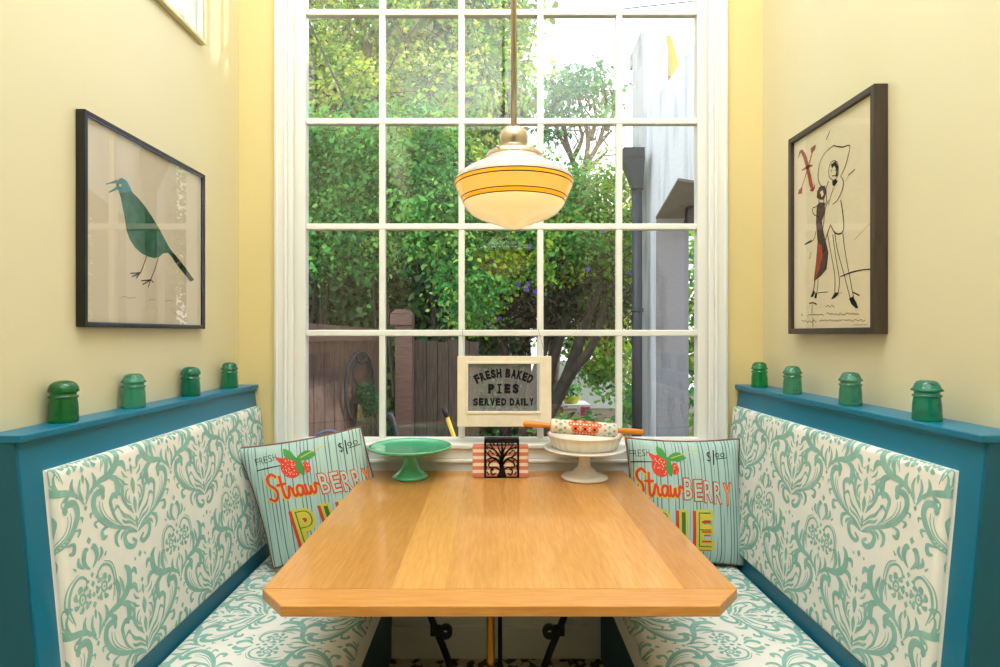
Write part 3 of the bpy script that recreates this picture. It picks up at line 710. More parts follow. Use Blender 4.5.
# ---------------------------------------------------------------- pillows
def pillowmat():
    m, nt, b = newmat('mint_ticking'); L = nt.links
    tc = N(nt, 'ShaderNodeTexCoord'); mp = N(nt, 'ShaderNodeMapping'); mp.inputs['Scale'].default_value = (75, 1, 3.2)
    L.new(tc.outputs['Object'], mp.inputs[0])
    nz = N(nt, 'ShaderNodeTexNoise'); nz.inputs['Scale'].default_value = 1; nz.inputs['Detail'].default_value = 2; L.new(mp.outputs[0], nz.inputs['Vector'])
    wv = N(nt, 'ShaderNodeTexWave'); wv.bands_direction = 'X'; wv.inputs['Scale'].default_value = 25; wv.inputs['Distortion'].default_value = 3.0; wv.inputs['Detail'].default_value = 2; wv.inputs['Detail Scale'].default_value = .6
    mp2 = N(nt, 'ShaderNodeMapping'); mp2.inputs['Scale'].default_value = (1, 1, .08); L.new(tc.outputs['Object'], mp2.inputs[0]); L.new(mp2.outputs[0], wv.inputs['Vector'])
    r1 = N(nt, 'ShaderNodeValToRGB'); e = r1.color_ramp.elements; e[0].position = .05; e[1].position = .28; e[0].color = lin((84, 112, 110))+(1,); e[1].color = lin((172, 200, 196))+(1,)
    L.new(wv.outputs[0], r1.inputs[0])
    r2 = N(nt, 'ShaderNodeValToRGB'); e = r2.color_ramp.elements; e[0].position = .42; e[1].position = .54; e[0].color = (1, 1, 1, 1); e[1].color = (0, 0, 0, 1)
    L.new(nz.outputs[0], r2.inputs[0])
    mx = N(nt, 'ShaderNodeMix', data_type='RGBA'); mx.inputs[6].default_value = lin((176, 203, 199))+(1,)
    mu = N(nt, 'ShaderNodeMath', operation='MULTIPLY'); mu.inputs[1].default_value = .95; L.new(r2.outputs[0], mu.inputs[0])
    inv = N(nt, 'ShaderNodeMath', operation='SUBTRACT'); inv.inputs[0].default_value = 1; L.new(mu.outputs[0], inv.inputs[1])
    L.new(inv.outputs[0], mx.inputs[0]); L.new(r1.outputs[0], mx.inputs[7]); L.new(mx.outputs[2], b.inputs['Base Color'])
    b.inputs['Roughness'].default_value = .9
    return m
M['mint'] = pillowmat()
PM = [M['mint'], M['black_ink'], mat('berry_red', (222, 72, 56), .85, var=.15, scale=90), mat('leaf_green', (74, 150, 74), .85), mat('mustard_print', (232, 186, 60), .85),
      mat('vermilion_print', (214, 70, 48), .85), mat('pale_mint_print', (176, 206, 190), .85), mat('lime_print', (216, 202, 72), .85), mat('seed_cream', (246, 214, 180), .85), mat('orange_fill', (238, 160, 92), .85), mat('deep_green_print', (66, 120, 60), .85)]
M['piping'] = mat('brown_piping', (128, 84, 66), .85, var=.2, scale=60)
M['corner'] = mat('tan_backing_cloth', (176, 132, 108), .9)
SIZE = .225
def pillow(loc, yaw, roll, lean, lab, size=SIZE, H=.225, T=.070, shear=0, gx=0):
    """loc: bottom centre of the pillow; yaw about z, roll in its own plane, lean backwards"""
    root = empty('throw_pillow', loc, lab, 'pillow', 'strawberry pie pillows on the benches')
    Rm = Matrix.Rotation(yaw, 3, 'Z') @ Matrix.Rotation(-lean, 3, 'X') @ Matrix.Rotation(roll, 3, 'Y')
    root.rotation_euler = Rm.to_euler()
    def S(u, v, sgn=1, e=0):
        k = 1-.06*(1-v*v)**1.0; q = 1-.055*(1-u*u)
        a = size*u*k; b = H*v*q
        bl = max(0, (1-u*u)*(1-v*v))**.42
        h = T*bl+.0015*math.sin(9*u+3*v)*bl+e
        return (a-shear*v, -sgn*h, b+H)
    mb = MB(); n = 40
    g = [math.sin(x*PI/2) for x in np.linspace(-1, 1, n)]
    for sgn in (1, -1):
        pts = [S(u, v, sgn) for u in g for v in g]
        fs = [(i*n+j, (i+1)*n+j, (i+1)*n+j+1, i*n+j+1) for i in range(n-1) for j in range(n-1)]
        if sgn < 0: fs = [f_[::-1] for f_ in fs]
        mb.add(pts, fs, 0, True)
    def dec(shape, m, e=.001):
        vv, ff = shape; mb.add([S(max(-.985, min(.985, x+gx)), max(-.985, min(.985, y)), 1, e) for x, y in vv], ff, m, False)
    # FRESH
    xx = -.90
    for i, ch_ in enumerate('FRESH'):
        dec(place_text(ch_, xx, xx+.055, .70+.012*i, .81+.012*i, -.012, .012), 1, .0012); xx += .073
    dec(ribbon([(-.92, .615), (-.72, .64), (-.50, .655)], [.016, .018, .012]), 1)
    # $1.00 with small raised zeros
    dec(place_text('$', .46, .53, .66, .84, -.01), 1, .0012); dec(ribbon([(.59, .86), (.575, .62)], [.022, .022]), 1)
    for x0 in (.65, .75):
        dec(ribbon([(x0+.034*math.cos(k*PI/5), .775+.030*math.sin(k*PI/5)) for k in range(11)], [.013]*11, 2), 1)
    dec(ribbon([(.62, .715), (.83, .725)], [.013, .013]), 1)
    # the berry
    dec(rings(-.38, .60, .155, .185), 2, .0012)
    dec(rings(-.13, .56, .07, .10, 16, 3), 2, .0010)
    dec(leaf2((-.28, .68), (-.56, .80), .06, .10, 5), 2, .0013)
    dec(leaf2((-.24, .70), (-.40, .92), .03, .13, 5), 3, .0018); dec(leaf2((-.26, .69), (.08, .74), .05, .15, 6), 3, .0018); dec(leaf2((-.22, .74), (-.20, .43), -.03, .12, 5), 3, .0018)
    dec(ribbon([(-.18, .73), (.0, .79), (.30, .87)], [.012, .012, .008]), 7, .002)
    for k in range(34):
        a = random.uniform(0, 2*PI); r = math.sqrt(random.random())*.85
        dec(disc(-.38+.155*r*math.cos(a), .60+.185*r*math.sin(a), .008, 5), 8, .0016)
    for k in range(9):
        a = random.uniform(0, 2*PI); r = math.sqrt(random.random())*.8
        dec(disc(-.13+.07*r*math.cos(a), .56+.1*r*math.sin(a), .007, 5), 8, .0015)
    # Straw, in brush script
    Lt = [[(-.66, .48), (-.72, .53), (-.80, .46), (-.79, .36), (-.72, .28), (-.71, .17), (-.78, .09), (-.85, .13)],
          [(-.60, .47), (-.605, .30), (-.60, .14), (-.565, .105), (-.53, .15)], [(-.67, .335), (-.54, .345)],
          [(-.53, .15), (-.495, .29), (-.48, .26), (-.46, .25), (-.455, .16), (-.43, .115), (-.40, .14)],
          [(-.30, .265), (-.345, .28), (-.385, .22), (-.375, .135), (-.335, .115), (-.295, .17), (-.285, .265)], [(-.285, .265), (-.285, .15), (-.265, .11), (-.235, .14)],
          [(-.235, .275), (-.235, .16), (-.205, .11), (-.17, .15), (-.155, .24), (-.145, .14), (-.11, .11), (-.08, .17), (-.075, .27), (-.03, .25), (.01, .22)]]
    for st in Lt:
        dec(ribbon([(x-.016, y-.012) for x, y in st], [.062]*len(st)), 4, .0010)
        for p in (st[0], st[-1]): dec(disc(p[0]-.016, p[1]-.012, .031, 10), 4, .0010)
    for st in Lt:
        dec(ribbon(st, [.043]*len(st)), 5, .0018)
        for p in (st[0], st[-1]): dec(disc(p[0], p[1], .0215, 10), 5, .0018)
    # BERRY, outlined capitals
    xs = [.0, .185, .37, .55, .73]
    for i, (ch_, x0) in enumerate(zip('BERRY', xs)):
        dy = -.022*i
        dec(place_text(ch_, x0-.012, x0+.162, .06+dy-.012, .41+dy+.012, .055), 5, .0012)
        dec(place_text(ch_, x0+.006, x0+.144, .06+dy+.006, .41+dy-.006, .004), 6 if i < 4 else 9, .0022)
    # PIE, block capitals with a red drop shadow
    for ch_, x0, x1 in (('P', -.58, -.24), ('I', -.10, .06), ('E', .20, .52)):
        dec(place_text(ch_, x0-.055, x1-.055, -.78, -.12, .06), 5, .0010)
        dec(place_text(ch_, x0, x1, -.76, -.10, .06), 7, .0018)
        dec(place_text(ch_, x0+.045, x1-.045, -.715, -.145, -.035), 10, .0024)
        for k in (-.62, -.46, -.30):
            if ch_ == 'E': dec(ribbon([(x0+.10, k), (x1-.05, k)], [.03, .03]), 5, .0028)
    o = mb.build('pillow_cover', PM, None, origin=(0, 0, 0)); o.parent = root
    pp = MB(); path = []
    T_ = np.linspace(-1, 1, 20)
    for u in T_: path.append(S(u, 1))
    for v in T_[::-1][1:]: path.append(S(1, v))
    for u in T_[::-1][1:]: path.append(S(u, -1))
    for v in T_[1:-1]: path.append(S(-1, v))
    pp.tube(path, .0048, 8, closed=True)
    q = pp.build('piping', M['piping'], None, origin=(0, 0, 0)); q.parent = root
    for su, sv in ((-1, 1), (-1, -1), (1, -1)):
        a = S(su, sv); q = MB(); q.add([(p[0]*1.03, p[1]+.008, H+(p[2]-H)*1.03) for p in (a, S(su*.86, sv), S(su*.9, sv*.9), S(su, sv*.86))], [(0, 1, 2, 3)], 0)
        q = q.build('corner_tab', M['corner'], None, origin=(0, 0, 0)); q.parent = o
    return root
pillow((-.598, 2.10, .482), math.radians(14), math.radians(-8), math.radians(6), 'mint striped strawberry pie pillow tilted on the left bench, by the jade cake stand', .217, .218, shear=.034, gx=.11)
pillow((.718, 2.135, .437), math.radians(-3), math.radians(0), math.radians(8), 'mint striped strawberry pie pillow upright on the right bench, beside the white cake stand', .210, .228, gx=-.10)
# ---------------------------------------------------------------- framed pictures
def framed(name, X0, s, y0, y1, z0, z1, depth, fw, fmat, lab, lines=None, pmat=None):
    """s=+1 hangs on the left wall facing +x, s=-1 on the right wall"""
    root = empty(name, (X0, (y0+y1)/2, z0), lab, 'picture')
    fr_ = MB(); xa, xb = sorted((X0, X0+s*depth))
    fr_.box(xa, xb, y0, y0+fw, z0, z1, 0, .0015); fr_.box(xa, xb, y1-fw, y1, z0, z1, 0, .0015)
    fr_.box(xa, xb, y0+fw, y1-fw, z0, z0+fw, 0, .0015); fr_.box(xa, xb, y0+fw, y1-fw, z1-fw, z1, 0, .0015)
    if lines:
        a, b = sorted((X0+s*(depth-.004), X0+s*(depth-.0015))); i = fw; j = fw+.0025
        for bx in ((y0+i, y0+j, z0+i, z1-i), (y1-j, y1-i, z0+i, z1-i), (y0+i, y1-i, z0+i, z0+j), (y0+i, y1-i, z1-j, z1-i)):
            fr_.box(a, b, bx[0], bx[1], bx[2], bx[3], 1)
    fr_.build('picture_frame', [fmat, lines or fmat], root)
    return root
def quadx(mb, x, y0, y1, z0, z1, m=0): mb.add([(x, y0, z0), (x, y1, z0), (x, y1, z1), (x, y0, z1)], [(0, 1, 2, 3)], m)
# left: the bird print (traced on the wall plane)
BX = XL+.001; bd = .023; y0, y1, z0, z1 = 1.402, 1.992, 1.302, 1.830
bp_ = framed('bird_picture', BX, 1, y0, y1, z0, z1, bd, .0105, M['black_frame'], 'black framed print of a green bird on beige paper, low on the left wall', M['silver_line'])
pm_ = MB(); xp = BX+.012
quadx(pm_, xp, y0+.008, y1-.008, z0+.008, z1-.008)
def LW(px_, py_, sc=2.904, ox=75, oy=105, X=BX+.0125):
    x, y = ox+px_/sc, oy+py_/sc; Y = F*abs(X)/abs(x-VX); return (Y, PZ(y, Y))
def dl(shape, m, e=0, mb=None, X=xp, s=1): vv, ff = shape; (mb or pm_).add([(X+s*(.0004+e), y, z) for y, z in vv], ff, m)
body = [(135, 211), (150, 220), (160, 238), (167, 254), (182, 268), (202, 292), (221, 320), (241, 352), (259, 386), (275, 416), (285, 428), (300, 446), (320, 470), (346, 508), (335, 513), (318, 491), (300, 470), (280, 440), (270, 429), (256, 431), (245, 441), (232, 445), (215, 441), (195, 432), (175, 415), (159, 390), (150, 365), (145, 330), (138, 295), (133, 268), (127, 250), (121, 238), (119, 222)]
dl(poly2([LW(*p) for p in body]), 1)
dl(poly2([LW(*p) for p in [(135, 211), (150, 220), (160, 238), (164, 250), (131, 256), (127, 250), (121, 238), (119, 222)]]), 2, .0003)
dl(poly2([LW(*p) for p in [(122, 217), (88, 229), (89, 231), (121, 226)]]), 2, .0003); dl(poly2([LW(*p) for p in [(122, 236), (97, 253), (99, 255), (127, 244)]]), 2, .0003)
dl(poly2([LW(131+4*math.cos(k), 233+4*math.sin(k)) for k in np.linspace(0, 2*PI, 9)[:-1]]), 3, .0006)
dl(poly2([LW(*p) for p in [(285, 430), (300, 446), (346, 508), (335, 513), (300, 468), (280, 438)]]), 4, .0003)
def ln(pts, w, m, e=.0004, **k): dl(ribbon([LW(*p) for p in pts], [w]*len(pts), 3), m, e, **k)
for pts in ([(209, 437), (200, 462), (190, 487)], [(190, 487), (160, 489)], [(190, 487), (165, 499)], [(188, 488), (178, 503)], [(242, 443), (232, 475), (219, 508)], [(219, 508), (192, 510)], [(219, 508), (196, 522)], [(219, 508), (212, 530)], [(219, 506), (228, 516)]):
    ln(pts, .0032, 4)
for pts in ([(135, 560), (145, 556), (155, 561), (176, 558)], [(214, 568), (222, 564), (232, 568)], [(262, 570), (272, 567), (284, 570)]): ln(pts, .0014, 5)
pm_.build('print', [M['paper'], M['bird_g'], M['bird_b'], M['yel'], M['black_ink'], M['grey_ink']], bp_)
g_ = MB(); quadx(g_, BX+.0175, y0+.009, y1-.009, z0+.009, z1-.009); g_.build('picture_glass', M['pic_glass'], bp_)
# left, higher up: pale framed picture cut by the top of the photo
y0, y1, z0, z1 = 1.42, 2.012, 2.285, 2.885
hp = framed('framed_picture', BX, 1, y0, y1, z0, z1, .018, .012, M['gold_frame'], 'pale framed picture white with sky reflection high on the left wall above the bird print')
g_ = MB(); quadx(g_, BX+.010, y0+.01, y1-.01, z0+.01, z1-.01); g_.build('print', M['cool_white'], hp)  # white sheet painted as the sky reflected in the glass
g_ = MB(); quadx(g_, BX+.014, y0+.011, y1-.011, z0+.011, z1-.011); g_.build('picture_glass', M['pic_glass'], hp)
# right: ink figure poster
RX = XR-.001; y0, y1, z0, z1 = 1.575, 2.034, 1.285, 1.966
fp = framed('figure_poster', RX, -1, y0, y1, z0, z1, .038, .0185, M['brown_frame'], 'dark wood framed ink poster of a standing couple on the right wall', None)
pm2 = MB(); xq = RX-.026
quadx(pm2, xq, y0+.016, y1-.016, z0+.016, z1-.016)
XP = xq
def FA(x, y): X_, Y_ = 780+x/5.13, 75+y/5.13; Y = F*XP/(X_-VX); return (Y, PZ(Y_, Y))
def FB(x, y): X_, Y_ = 780+x/4.765, 200+y/4.765; Y = F*XP/(X_-VX); return (Y, PZ(Y_, Y))
def dr(shape, m, e=0): vv, ff = shape; pm2.add([(XP-.0004-e, y, z) for y, z in vv], ff, m)
def la(pts, w, m=1, e=.0003, K=FA):
    ws = w if isinstance(w, list) else [w]*len(pts)
    dr(ribbon([K(*p) for p in pts], ws, 5), m, e)
def fa(pts, m, e=.0001, K=FA): dr(poly2([K(*p) for p in pts]), m, e)
# red letter X with arrow tips
la([(112, 395), (128, 420), (148, 500), (160, 560), (172, 585)], [.010, .018, .017, .018, .006], 2)
la([(96, 425), (104, 395), (120, 392)], [.003, .010, .010], 2); la([(155, 590), (172, 588), (180, 562)], [.006, .010, .004], 2)
la([(176, 365), (150, 455), (125, 540), (98, 610)], [.004, .006, .004, .004], 2); la([(112, 490), (145, 470), (168, 465)], [.004, .010, .004], 2)
for pts in ([(158, 375), (186, 355), (180, 385), (160, 402)], [(92, 612), (98, 588), (116, 575), (114, 608)]): fa(pts, 2, .0003)
# man: hat, head, jacket, trousers, shoes
la([(275, 362), (320, 370), (358, 362), (352, 410), (335, 470), (312, 520)], [.003, .004, .003, .003, .003, .002])
la([(275, 362), (232, 400), (205, 455), (196, 520), (206, 560), (225, 575)], [.003, .002, .002, .003, .003, .002])
la([(250, 500), (256, 462), (275, 440), (296, 452), (302, 500), (290, 530), (275, 540), (256, 525), (250, 500)], .0025)
fa([(262, 460), (285, 442), (300, 470), (296, 520), (284, 522), (290, 490), (280, 465), (268, 480)], 1)
la([(262, 492), (270, 488)], .003); la([(282, 490), (292, 486)], .003); la([(268, 518), (284, 516)], .003)
fa([(268, 545), (285, 532), (298, 545), (280, 572), (270, 565)], 1)
la([(312, 520), (326, 545), (320, 590), (296, 640), (270, 664)], [.002, .004, .004, .003, .002]); la([(250, 545), (238, 585), (240, 640), (232, 667)], .003)
la([(276, 580), (262, 620), (250, 667)], .0025)
# woman: head, dress
fa([(190, 600), (205, 572), (232, 568), (240, 600), (226, 640), (204, 640), (190, 630)], 4)
fa([(206, 600), (220, 592), (226, 612), (216, 628)], 0, .0004)
la([(200, 640), (202, 667)], .004); la([(226, 640), (226, 667)], .003)
B_ = FB
fa([(176, 30), (190, 12), (214, 12), (216, 60), (200, 100), (208, 150), (232, 250), (222, 330), (196, 362), (162, 388), (172, 300), (180, 200), (172, 110)], 4, .0002, B_)
fa([(180, 205), (200, 215), (205, 265), (188, 330), (166, 384), (172, 300)], 2, .0004, B_)
la([(190, 12), (172, 32), (156, 40), (162, 68), (186, 80)], .003, K=B_)
la([(172, 150), (160, 190), (118, 212), (150, 192)], .003, K=B_); la([(150, 250), (140, 282)], .002, K=B_)
la([(205, 190), (200, 240), (212, 245), (216, 195)], .003, K=B_); la([(232, 0), (215, 50), (208, 120), (196, 180)], .003, K=B_)
la([(290, 0), (300, 60), (305, 130), (290, 160), (262, 155), (242, 118)], [.003, .004, .003, .005, .004, .003], K=B_)
la([(242, 118), (225, 165), (216, 195)], .004, K=B_)
la([(228, 165), (245, 260), (262, 360), (262, 440)], .003, K=B_); la([(252, 165), (268, 280), (284, 380), (278, 440)], .003, K=B_)
la([(262, 155), (275, 240), (305, 350), (336, 470)], .003, K=B_); la([(300, 158), (312, 250), (330, 350), (352, 465)], .003, K=B_)
fa([(246, 470), (262, 440), (282, 440), (272, 458), (252, 472)], 1, .0003, B_); fa([(330, 470), (348, 460), (366, 490), (374, 516), (362, 516), (340, 495)], 1, .0003, B_)
la([(182, 370), (180, 420), (170, 468)], .003, K=B_); la([(168, 385), (160, 430), (148, 462)], .004, K=B_)
fa([(148, 462), (160, 425), (168, 440), (158, 462)], 1, .0003, B_); fa([(164, 468), (170, 440), (178, 450), (174, 468)], 1, .0003, B_)
la([(170, 445), (200, 440), (230, 438)], .002, K=B_); la([(245, 472), (300, 438)], .001, K=B_); la([(350, 440), (380, 455), (365, 448)], .004, K=B_)
la([(288, 365), (340, 345), (400, 332), (448, 330)], [.003, .004, .003, .004], K=B_)
la([(355, 190), (395, 148), (430, 112)], .001, K=B_); la([(238, 332), (258, 285)], .003); la([(350, 515), (385, 485)], .003); la([(335, 545), (350, 520)], .001)
la([(140, 492), (160, 490), (176, 498)], .004, K=B_); la([(155, 500), (152, 540)], .002, K=B_); la([(158, 560), (158, 606)], .003, K=B_)
# handwriting at the foot
def scrawl(x0, x1, y, amp, w=.0016, m=1):
    pts = []; x = x0
    while x < x1: pts.append((x, y+random.uniform(-amp, amp)*(1.6 if random.random() < .15 else 1))); x += random.uniform(3, 6)
    la(pts, w, m, .0003, FB)
scrawl(218, 262, 505, 5); scrawl(132, 214, 548, 5); scrawl(222, 378, 543, 5); scrawl(104, 178, 578, 5); scrawl(190, 300, 575, 5); scrawl(304, 412, 572, 5); scrawl(352, 420, 594, 2, .0012, 5)
la([(104, 544), (108, 552)], .004, K=B_)
pm2.build('print', [M['paper_y'], M['black_ink'], M['red_ink'], M['paper'], M['dark_dress'], M['grey_ink']], fp)
g_ = MB(); quadx(g_, RX-.031, y0+.017, y1-.017, z0+.017, z1-.017); g_.build('picture_glass', M['pic_glass2'], fp)
# ================================================================ the garden outside
GZ = -.28
M['soil'] = mat('dry_soil', (92, 84, 66), .95, var=.3, scale=5, bump=.4, bscale=30)
M['fence'] = wood('red_brown_fence', (70, 50, 45), (112, 82, 74), .75, axis='z', scale=9)
M['fence_x'] = wood('red_brown_rail', (84, 61, 56), (122, 92, 84), .75, axis='x', scale=9)
M['fence_old'] = wood('grey_brown_fence', (52, 43, 38), (98, 82, 70), .8, axis='z', scale=9)
def stucco(name, c, dirt, amt=.5):
    m, nt, b = newmat(name); L = nt.links
    tc = N(nt, 'ShaderNodeTexCoord'); mp = N(nt, 'ShaderNodeMapping'); mp.inputs['Scale'].default_value = (3, 3, .5); L.new(tc.outputs['Object'], mp.inputs[0])
    nz = N(nt, 'ShaderNodeTexNoise'); nz.inputs['Scale'].default_value = 2.2; nz.inputs['Detail'].default_value = 6; L.new(mp.outputs[0], nz.inputs['Vector'])
    rp = N(nt, 'ShaderNodeValToRGB'); e = rp.color_ramp.elements; e[0].position = .34; e[1].position = .5
    e[0].color = lin(dirt)+(1,); e[1].color = lin(c)+(1,); L.new(nz.outputs[0], rp.inputs[0]); L.new(rp.outputs[0], b.inputs['Base Color'])
    n2 = N(nt, 'ShaderNodeTexNoise'); n2.inputs['Scale'].default_value = 30; n2.inputs['Detail'].default_value = 4; L.new(tc.outputs['Object'], n2.inputs['Vector'])
    bp = N(nt, 'ShaderNodeBump'); bp.inputs['Strength'].default_value = .3; bp.inputs['Distance'].default_value = .02; L.new(n2.outputs[0], bp.inputs['Height']); L.new(bp.outputs[0], b.inputs['Normal'])
    b.inputs['Roughness'].default_value = .9; return m
M['stucco'] = stucco('white_stucco', (222, 227, 234), (196, 202, 211)); M['stucco_c'] = stucco('weathered_stucco', (186, 189, 193), (142, 146, 150))
M['stucco_g'] = stucco('shaded_stucco', (128, 128, 134), (104, 104, 110))  # the white wall's stucco, darkened to paint the shade on the arch jamb
M['chim_y'] = stucco('sunlit_stucco', (226, 188, 92), (190, 170, 120))  # sunlight on the chimney flank, painted in as yellow
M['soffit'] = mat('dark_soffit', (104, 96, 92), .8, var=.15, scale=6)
M['pipe'] = mat('slate_painted_metal', (30, 42, 60), .45, var=.08)
M['bark'] = mat('tree_bark', (96, 84, 72), .9, var=.35, scale=14, bump=.6, bscale=40)
M['bark_d'] = mat('dark_bark', (58, 52, 46), .95, var=.35, scale=14, bump=.6, bscale=40)
M['leaf'] = leafmat('leaf', .35); M['leaf_d'] = leafmat('shade_leaf', .2)
M['purple'] = mat('purple_petals', (98, 70, 176), .7); M['pink'] = mat('magenta_paint', (222, 40, 110), .5)
M['gard_w'] = mat('white_garden_paint', (232, 234, 236), .6); M['chair_b'] = mat('blue_grey_metal', (96, 104, 128), .45, metal=.3)
M['yellow_pole'] = mat('yellow_pole_paint', (226, 190, 66), .5); M['black_pl'] = mat('black_plastic', (26, 28, 34), .5)
M['cable'] = mat('black_cable', (30, 34, 38), .6); M['bin'] = mat('pale_grey_plastic', (206, 210, 216), .5); M['green_w'] = mat('dark_green_cloth', (40, 84, 60), .8)
M['yellow_bowl'] = mat('yellow_green_planter', (196, 196, 70), .6); M['red_paint'] = mat('red_paint', (206, 44, 50), .5)
struct(MB().box(-9, 9, YW+.13, 16, GZ-.1, GZ), 'ground', M['soil'])
def leaves(centers, normals, size, cols, jitter=.3):
    """diamond leaves folded along the midrib; cols n x 3 in linear colour"""
    n = len(centers)
    a = RNG.normal(size=(n, 3)); nn = normals+RNG.normal(size=(n, 3))*.7; nn /= np.linalg.norm(nn, axis=1)[:, None]+1e-9
    t = a-nn*(a*nn).sum(1)[:, None]; t[:, 2] -= .5; t -= nn*(t*nn).sum(1)[:, None]; t /= np.linalg.norm(t, axis=1)[:, None]+1e-9
    b = np.cross(nn, t); sz = size*RNG.uniform(.6, 1.35, n)[:, None]
    V = np.empty((n, 6, 3))
    V[:, 0] = centers-t*sz*.5; V[:, 3] = centers+t*sz*.6-nn*sz*.10
    V[:, 1] = centers-t*sz*.12+b*sz*.34+nn*sz*.10; V[:, 2] = centers+t*sz*.22+b*sz*.26+nn*sz*.06
    V[:, 5] = centers-t*sz*.12-b*sz*.34+nn*sz*.10; V[:, 4] = centers+t*sz*.22-b*sz*.26+nn*sz*.06
    return V, cols
def leafobj(name, sets, mt, parent=None, origin=None):
    V = np.concatenate([s_[0] for s_ in sets]); Cc = np.concatenate([s_[1] for s_ in sets]); n = len(V)
    o0 = Vector(parent.location) if parent is not None else Vector(origin)
    me = bpy.data.meshes.new(name); me.vertices.add(n*6); me.vertices.foreach_set('co', (V-np.array(o0)).reshape(-1).astype(np.float32))
    q = np.arange(n)[:, None]*6
    loops = np.concatenate([q+np.array([0, 1, 2, 3]), q+np.array([0, 3, 4, 5])], 1).reshape(-1)
    me.loops.add(len(loops)); me.loops.foreach_set('vertex_index', loops.astype(np.int32))
    me.polygons.add(2*n); me.polygons.foreach_set('loop_start', (np.arange(2*n)*4).astype(np.int32)); me.polygons.foreach_set('loop_total', np.full(2*n, 4, np.int32))
    me.update(calc_edges=True); me.validate()
    ca = me.color_attributes.new('Col', 'FLOAT_COLOR', 'POINT')
    cc = np.concatenate([np.repeat(Cc, 6, axis=0), np.ones((n*6, 1))], 1)
    ca.data.foreach_set('color', cc.reshape(-1).astype(np.float32))
    me.materials.append(mt); o = bpy.data.objects.new(name, me); COL.objects.link(o)
    if parent is not None: o.parent = parent
    else: o.location = o0
    return o
def cloud(blobs, nclump, per, clump_r, size, pal, droop=0):
    """clumped foliage on ellipsoids; pal = list of sRGB colours, one base tone per clump"""
    out = []; P = np.array([lin(c) for c in pal]); vol = np.array([b[3]*b[5] for b in blobs]); vol = vol/vol.sum()
    for b, w in zip(blobs, vol):
        k = max(1, int(nclump*w)); d = RNG.normal(size=(k, 3)); d /= np.linalg.norm(d, axis=1)[:, None]
        r = RNG.uniform(0, 1, k)**.35; c0 = np.array(b[:3])+d*np.array(b[3:6])*r[:, None]
        base = P[RNG.integers(0, len(P), k)]*RNG.uniform(.65, 1.25, k)[:, None]
        C_ = np.repeat(c0, per, 0); g = RNG.normal(size=(k*per, 3))*clump_r; g[:, 2] *= .8
        if droop: g[:, 2] -= droop*np.abs(g[:, 2])
        out.append(leaves(C_+g, np.repeat(d, per, 0)+np.array([0, -.5, .6]), size, np.clip(np.repeat(base, per, 0)*RNG.uniform(.7, 1.35, (k*per, 1)), 0, 1)))
    return out
def trunk(mb, pts, r0, r1, n=8):
    q = cr(pts, 5); L = len(q); mb.tube(q, [r0+(r1-r0)*i/(L-1) for i in range(L)], n, 0)
def at(x, y, Y): return (PX(x, Y), Y, PZ(y, Y))
PALB = [(176, 210, 66), (140, 192, 60), (200, 216, 78), (108, 168, 58), (214, 216, 104), (126, 182, 78)]
PALM = [(96, 172, 82), (74, 152, 72), (122, 188, 90), (62, 134, 66), (146, 192, 92)]
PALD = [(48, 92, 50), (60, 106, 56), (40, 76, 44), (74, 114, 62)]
# 1 big sunlit tree behind
t = empty('tree', (-1.2, 9, GZ), 'tall sunlit yellow green leafy tree filling the top left window panes', 'tree', 'trees in the garden')
b = MB()
for p in ([(-1.2, 9, GZ), (-1.1, 9, 2), (-1.5, 8.8, 4.2), (-2.1, 8.7, 6.4)], [(-1.1, 9, 2), (-.7, 8.9, 4), (-.1, 8.8, 6)], [(-1.3, 8.9, 3), (-2.2, 8.6, 4.4), (-3.0, 8.6, 5.6)], [(-.9, 8.9, 3.2), (-.2, 8.8, 4.2), (.4, 8.7, 4.7)]): trunk(b, p, .16, .03)
for k in range(26):
    x, z = random.uniform(-3, .4), random.uniform(3.6, 6.4); trunk(b, [(x, 8.3, z), (x+random.uniform(-.3, .3), 8.15, z+.3), (x+random.uniform(-.6, .6), 8.05, z+random.uniform(.2, .8))], .014, .004, 5)
b.build('trunk', M['bark'], t)
leafobj('foliage', cloud([(-2.0, 8.8, 4.7, 1.3, .8, 1.0), (-.6, 8.7, 4.6, 1.0, .8, .9), (-1.2, 9, 6.2, 1.9, .9, 1.0), (-3.4, 8.8, 5.2, 1.2, .9, 1.6), (.15, 8.8, 5.3, .6, .6, .65), (-1.4, 8.6, 3.6, 1.6, .7, .7)], 900, 38, .14, .072, PALB), M['leaf'], t)
leafobj('inner_foliage', cloud([(-2.0, 9.1, 4.7, 1.4, .5, 1.1), (-.6, 9.1, 4.6, 1.0, .5, .9), (-1.2, 9.3, 6.2, 1.9, .6, 1.1), (-3.4, 9.1, 5.2, 1.2, .6, 1.6), (.1, 9.1, 5.2, .6, .5, .7)], 420, 18, .2, .17, [(140, 176, 74), (112, 156, 66), (150, 170, 90), (136, 140, 80)]), M['leaf'], t)
# 2 dark vine mass over the fence
t = empty('climbing_vine', (-1.5, 6, GZ), 'dense green climbing vine hanging in swags over the wooden fence', 'vine')
b = MB()
for k in range(22):
    x = random.uniform(-3.0, -.3); trunk(b, [(x, 6.3, .6), (x+random.uniform(-.2, .2), 6.2, 1.6), (x+random.uniform(-.4, .4), 6.1, 2.7)], .022, .008, 6)
b.build('stem', M['bark_d'], t)
leafobj('foliage', cloud([(-1.75, 5.9, 2.7, .75, .35, .65), (-.75, 5.8, 2.8, .62, .35, .6), (-.5, 5.7, 2.3, .5, .3, .4), (-1.5, 5.75, 2.2, .6, .3, .36), (-2.8, 5.9, 2.5, .7, .4, .9), (-1.1, 5.8, 3.2, 1.0, .4, .4), (-1.9, 5.7, 3.3, .5, .3, .3), (-.28, 5.6, 1.75, .22, .2, .36)], 520, 44, .105, .050, PALM, .6), M['leaf'], t)
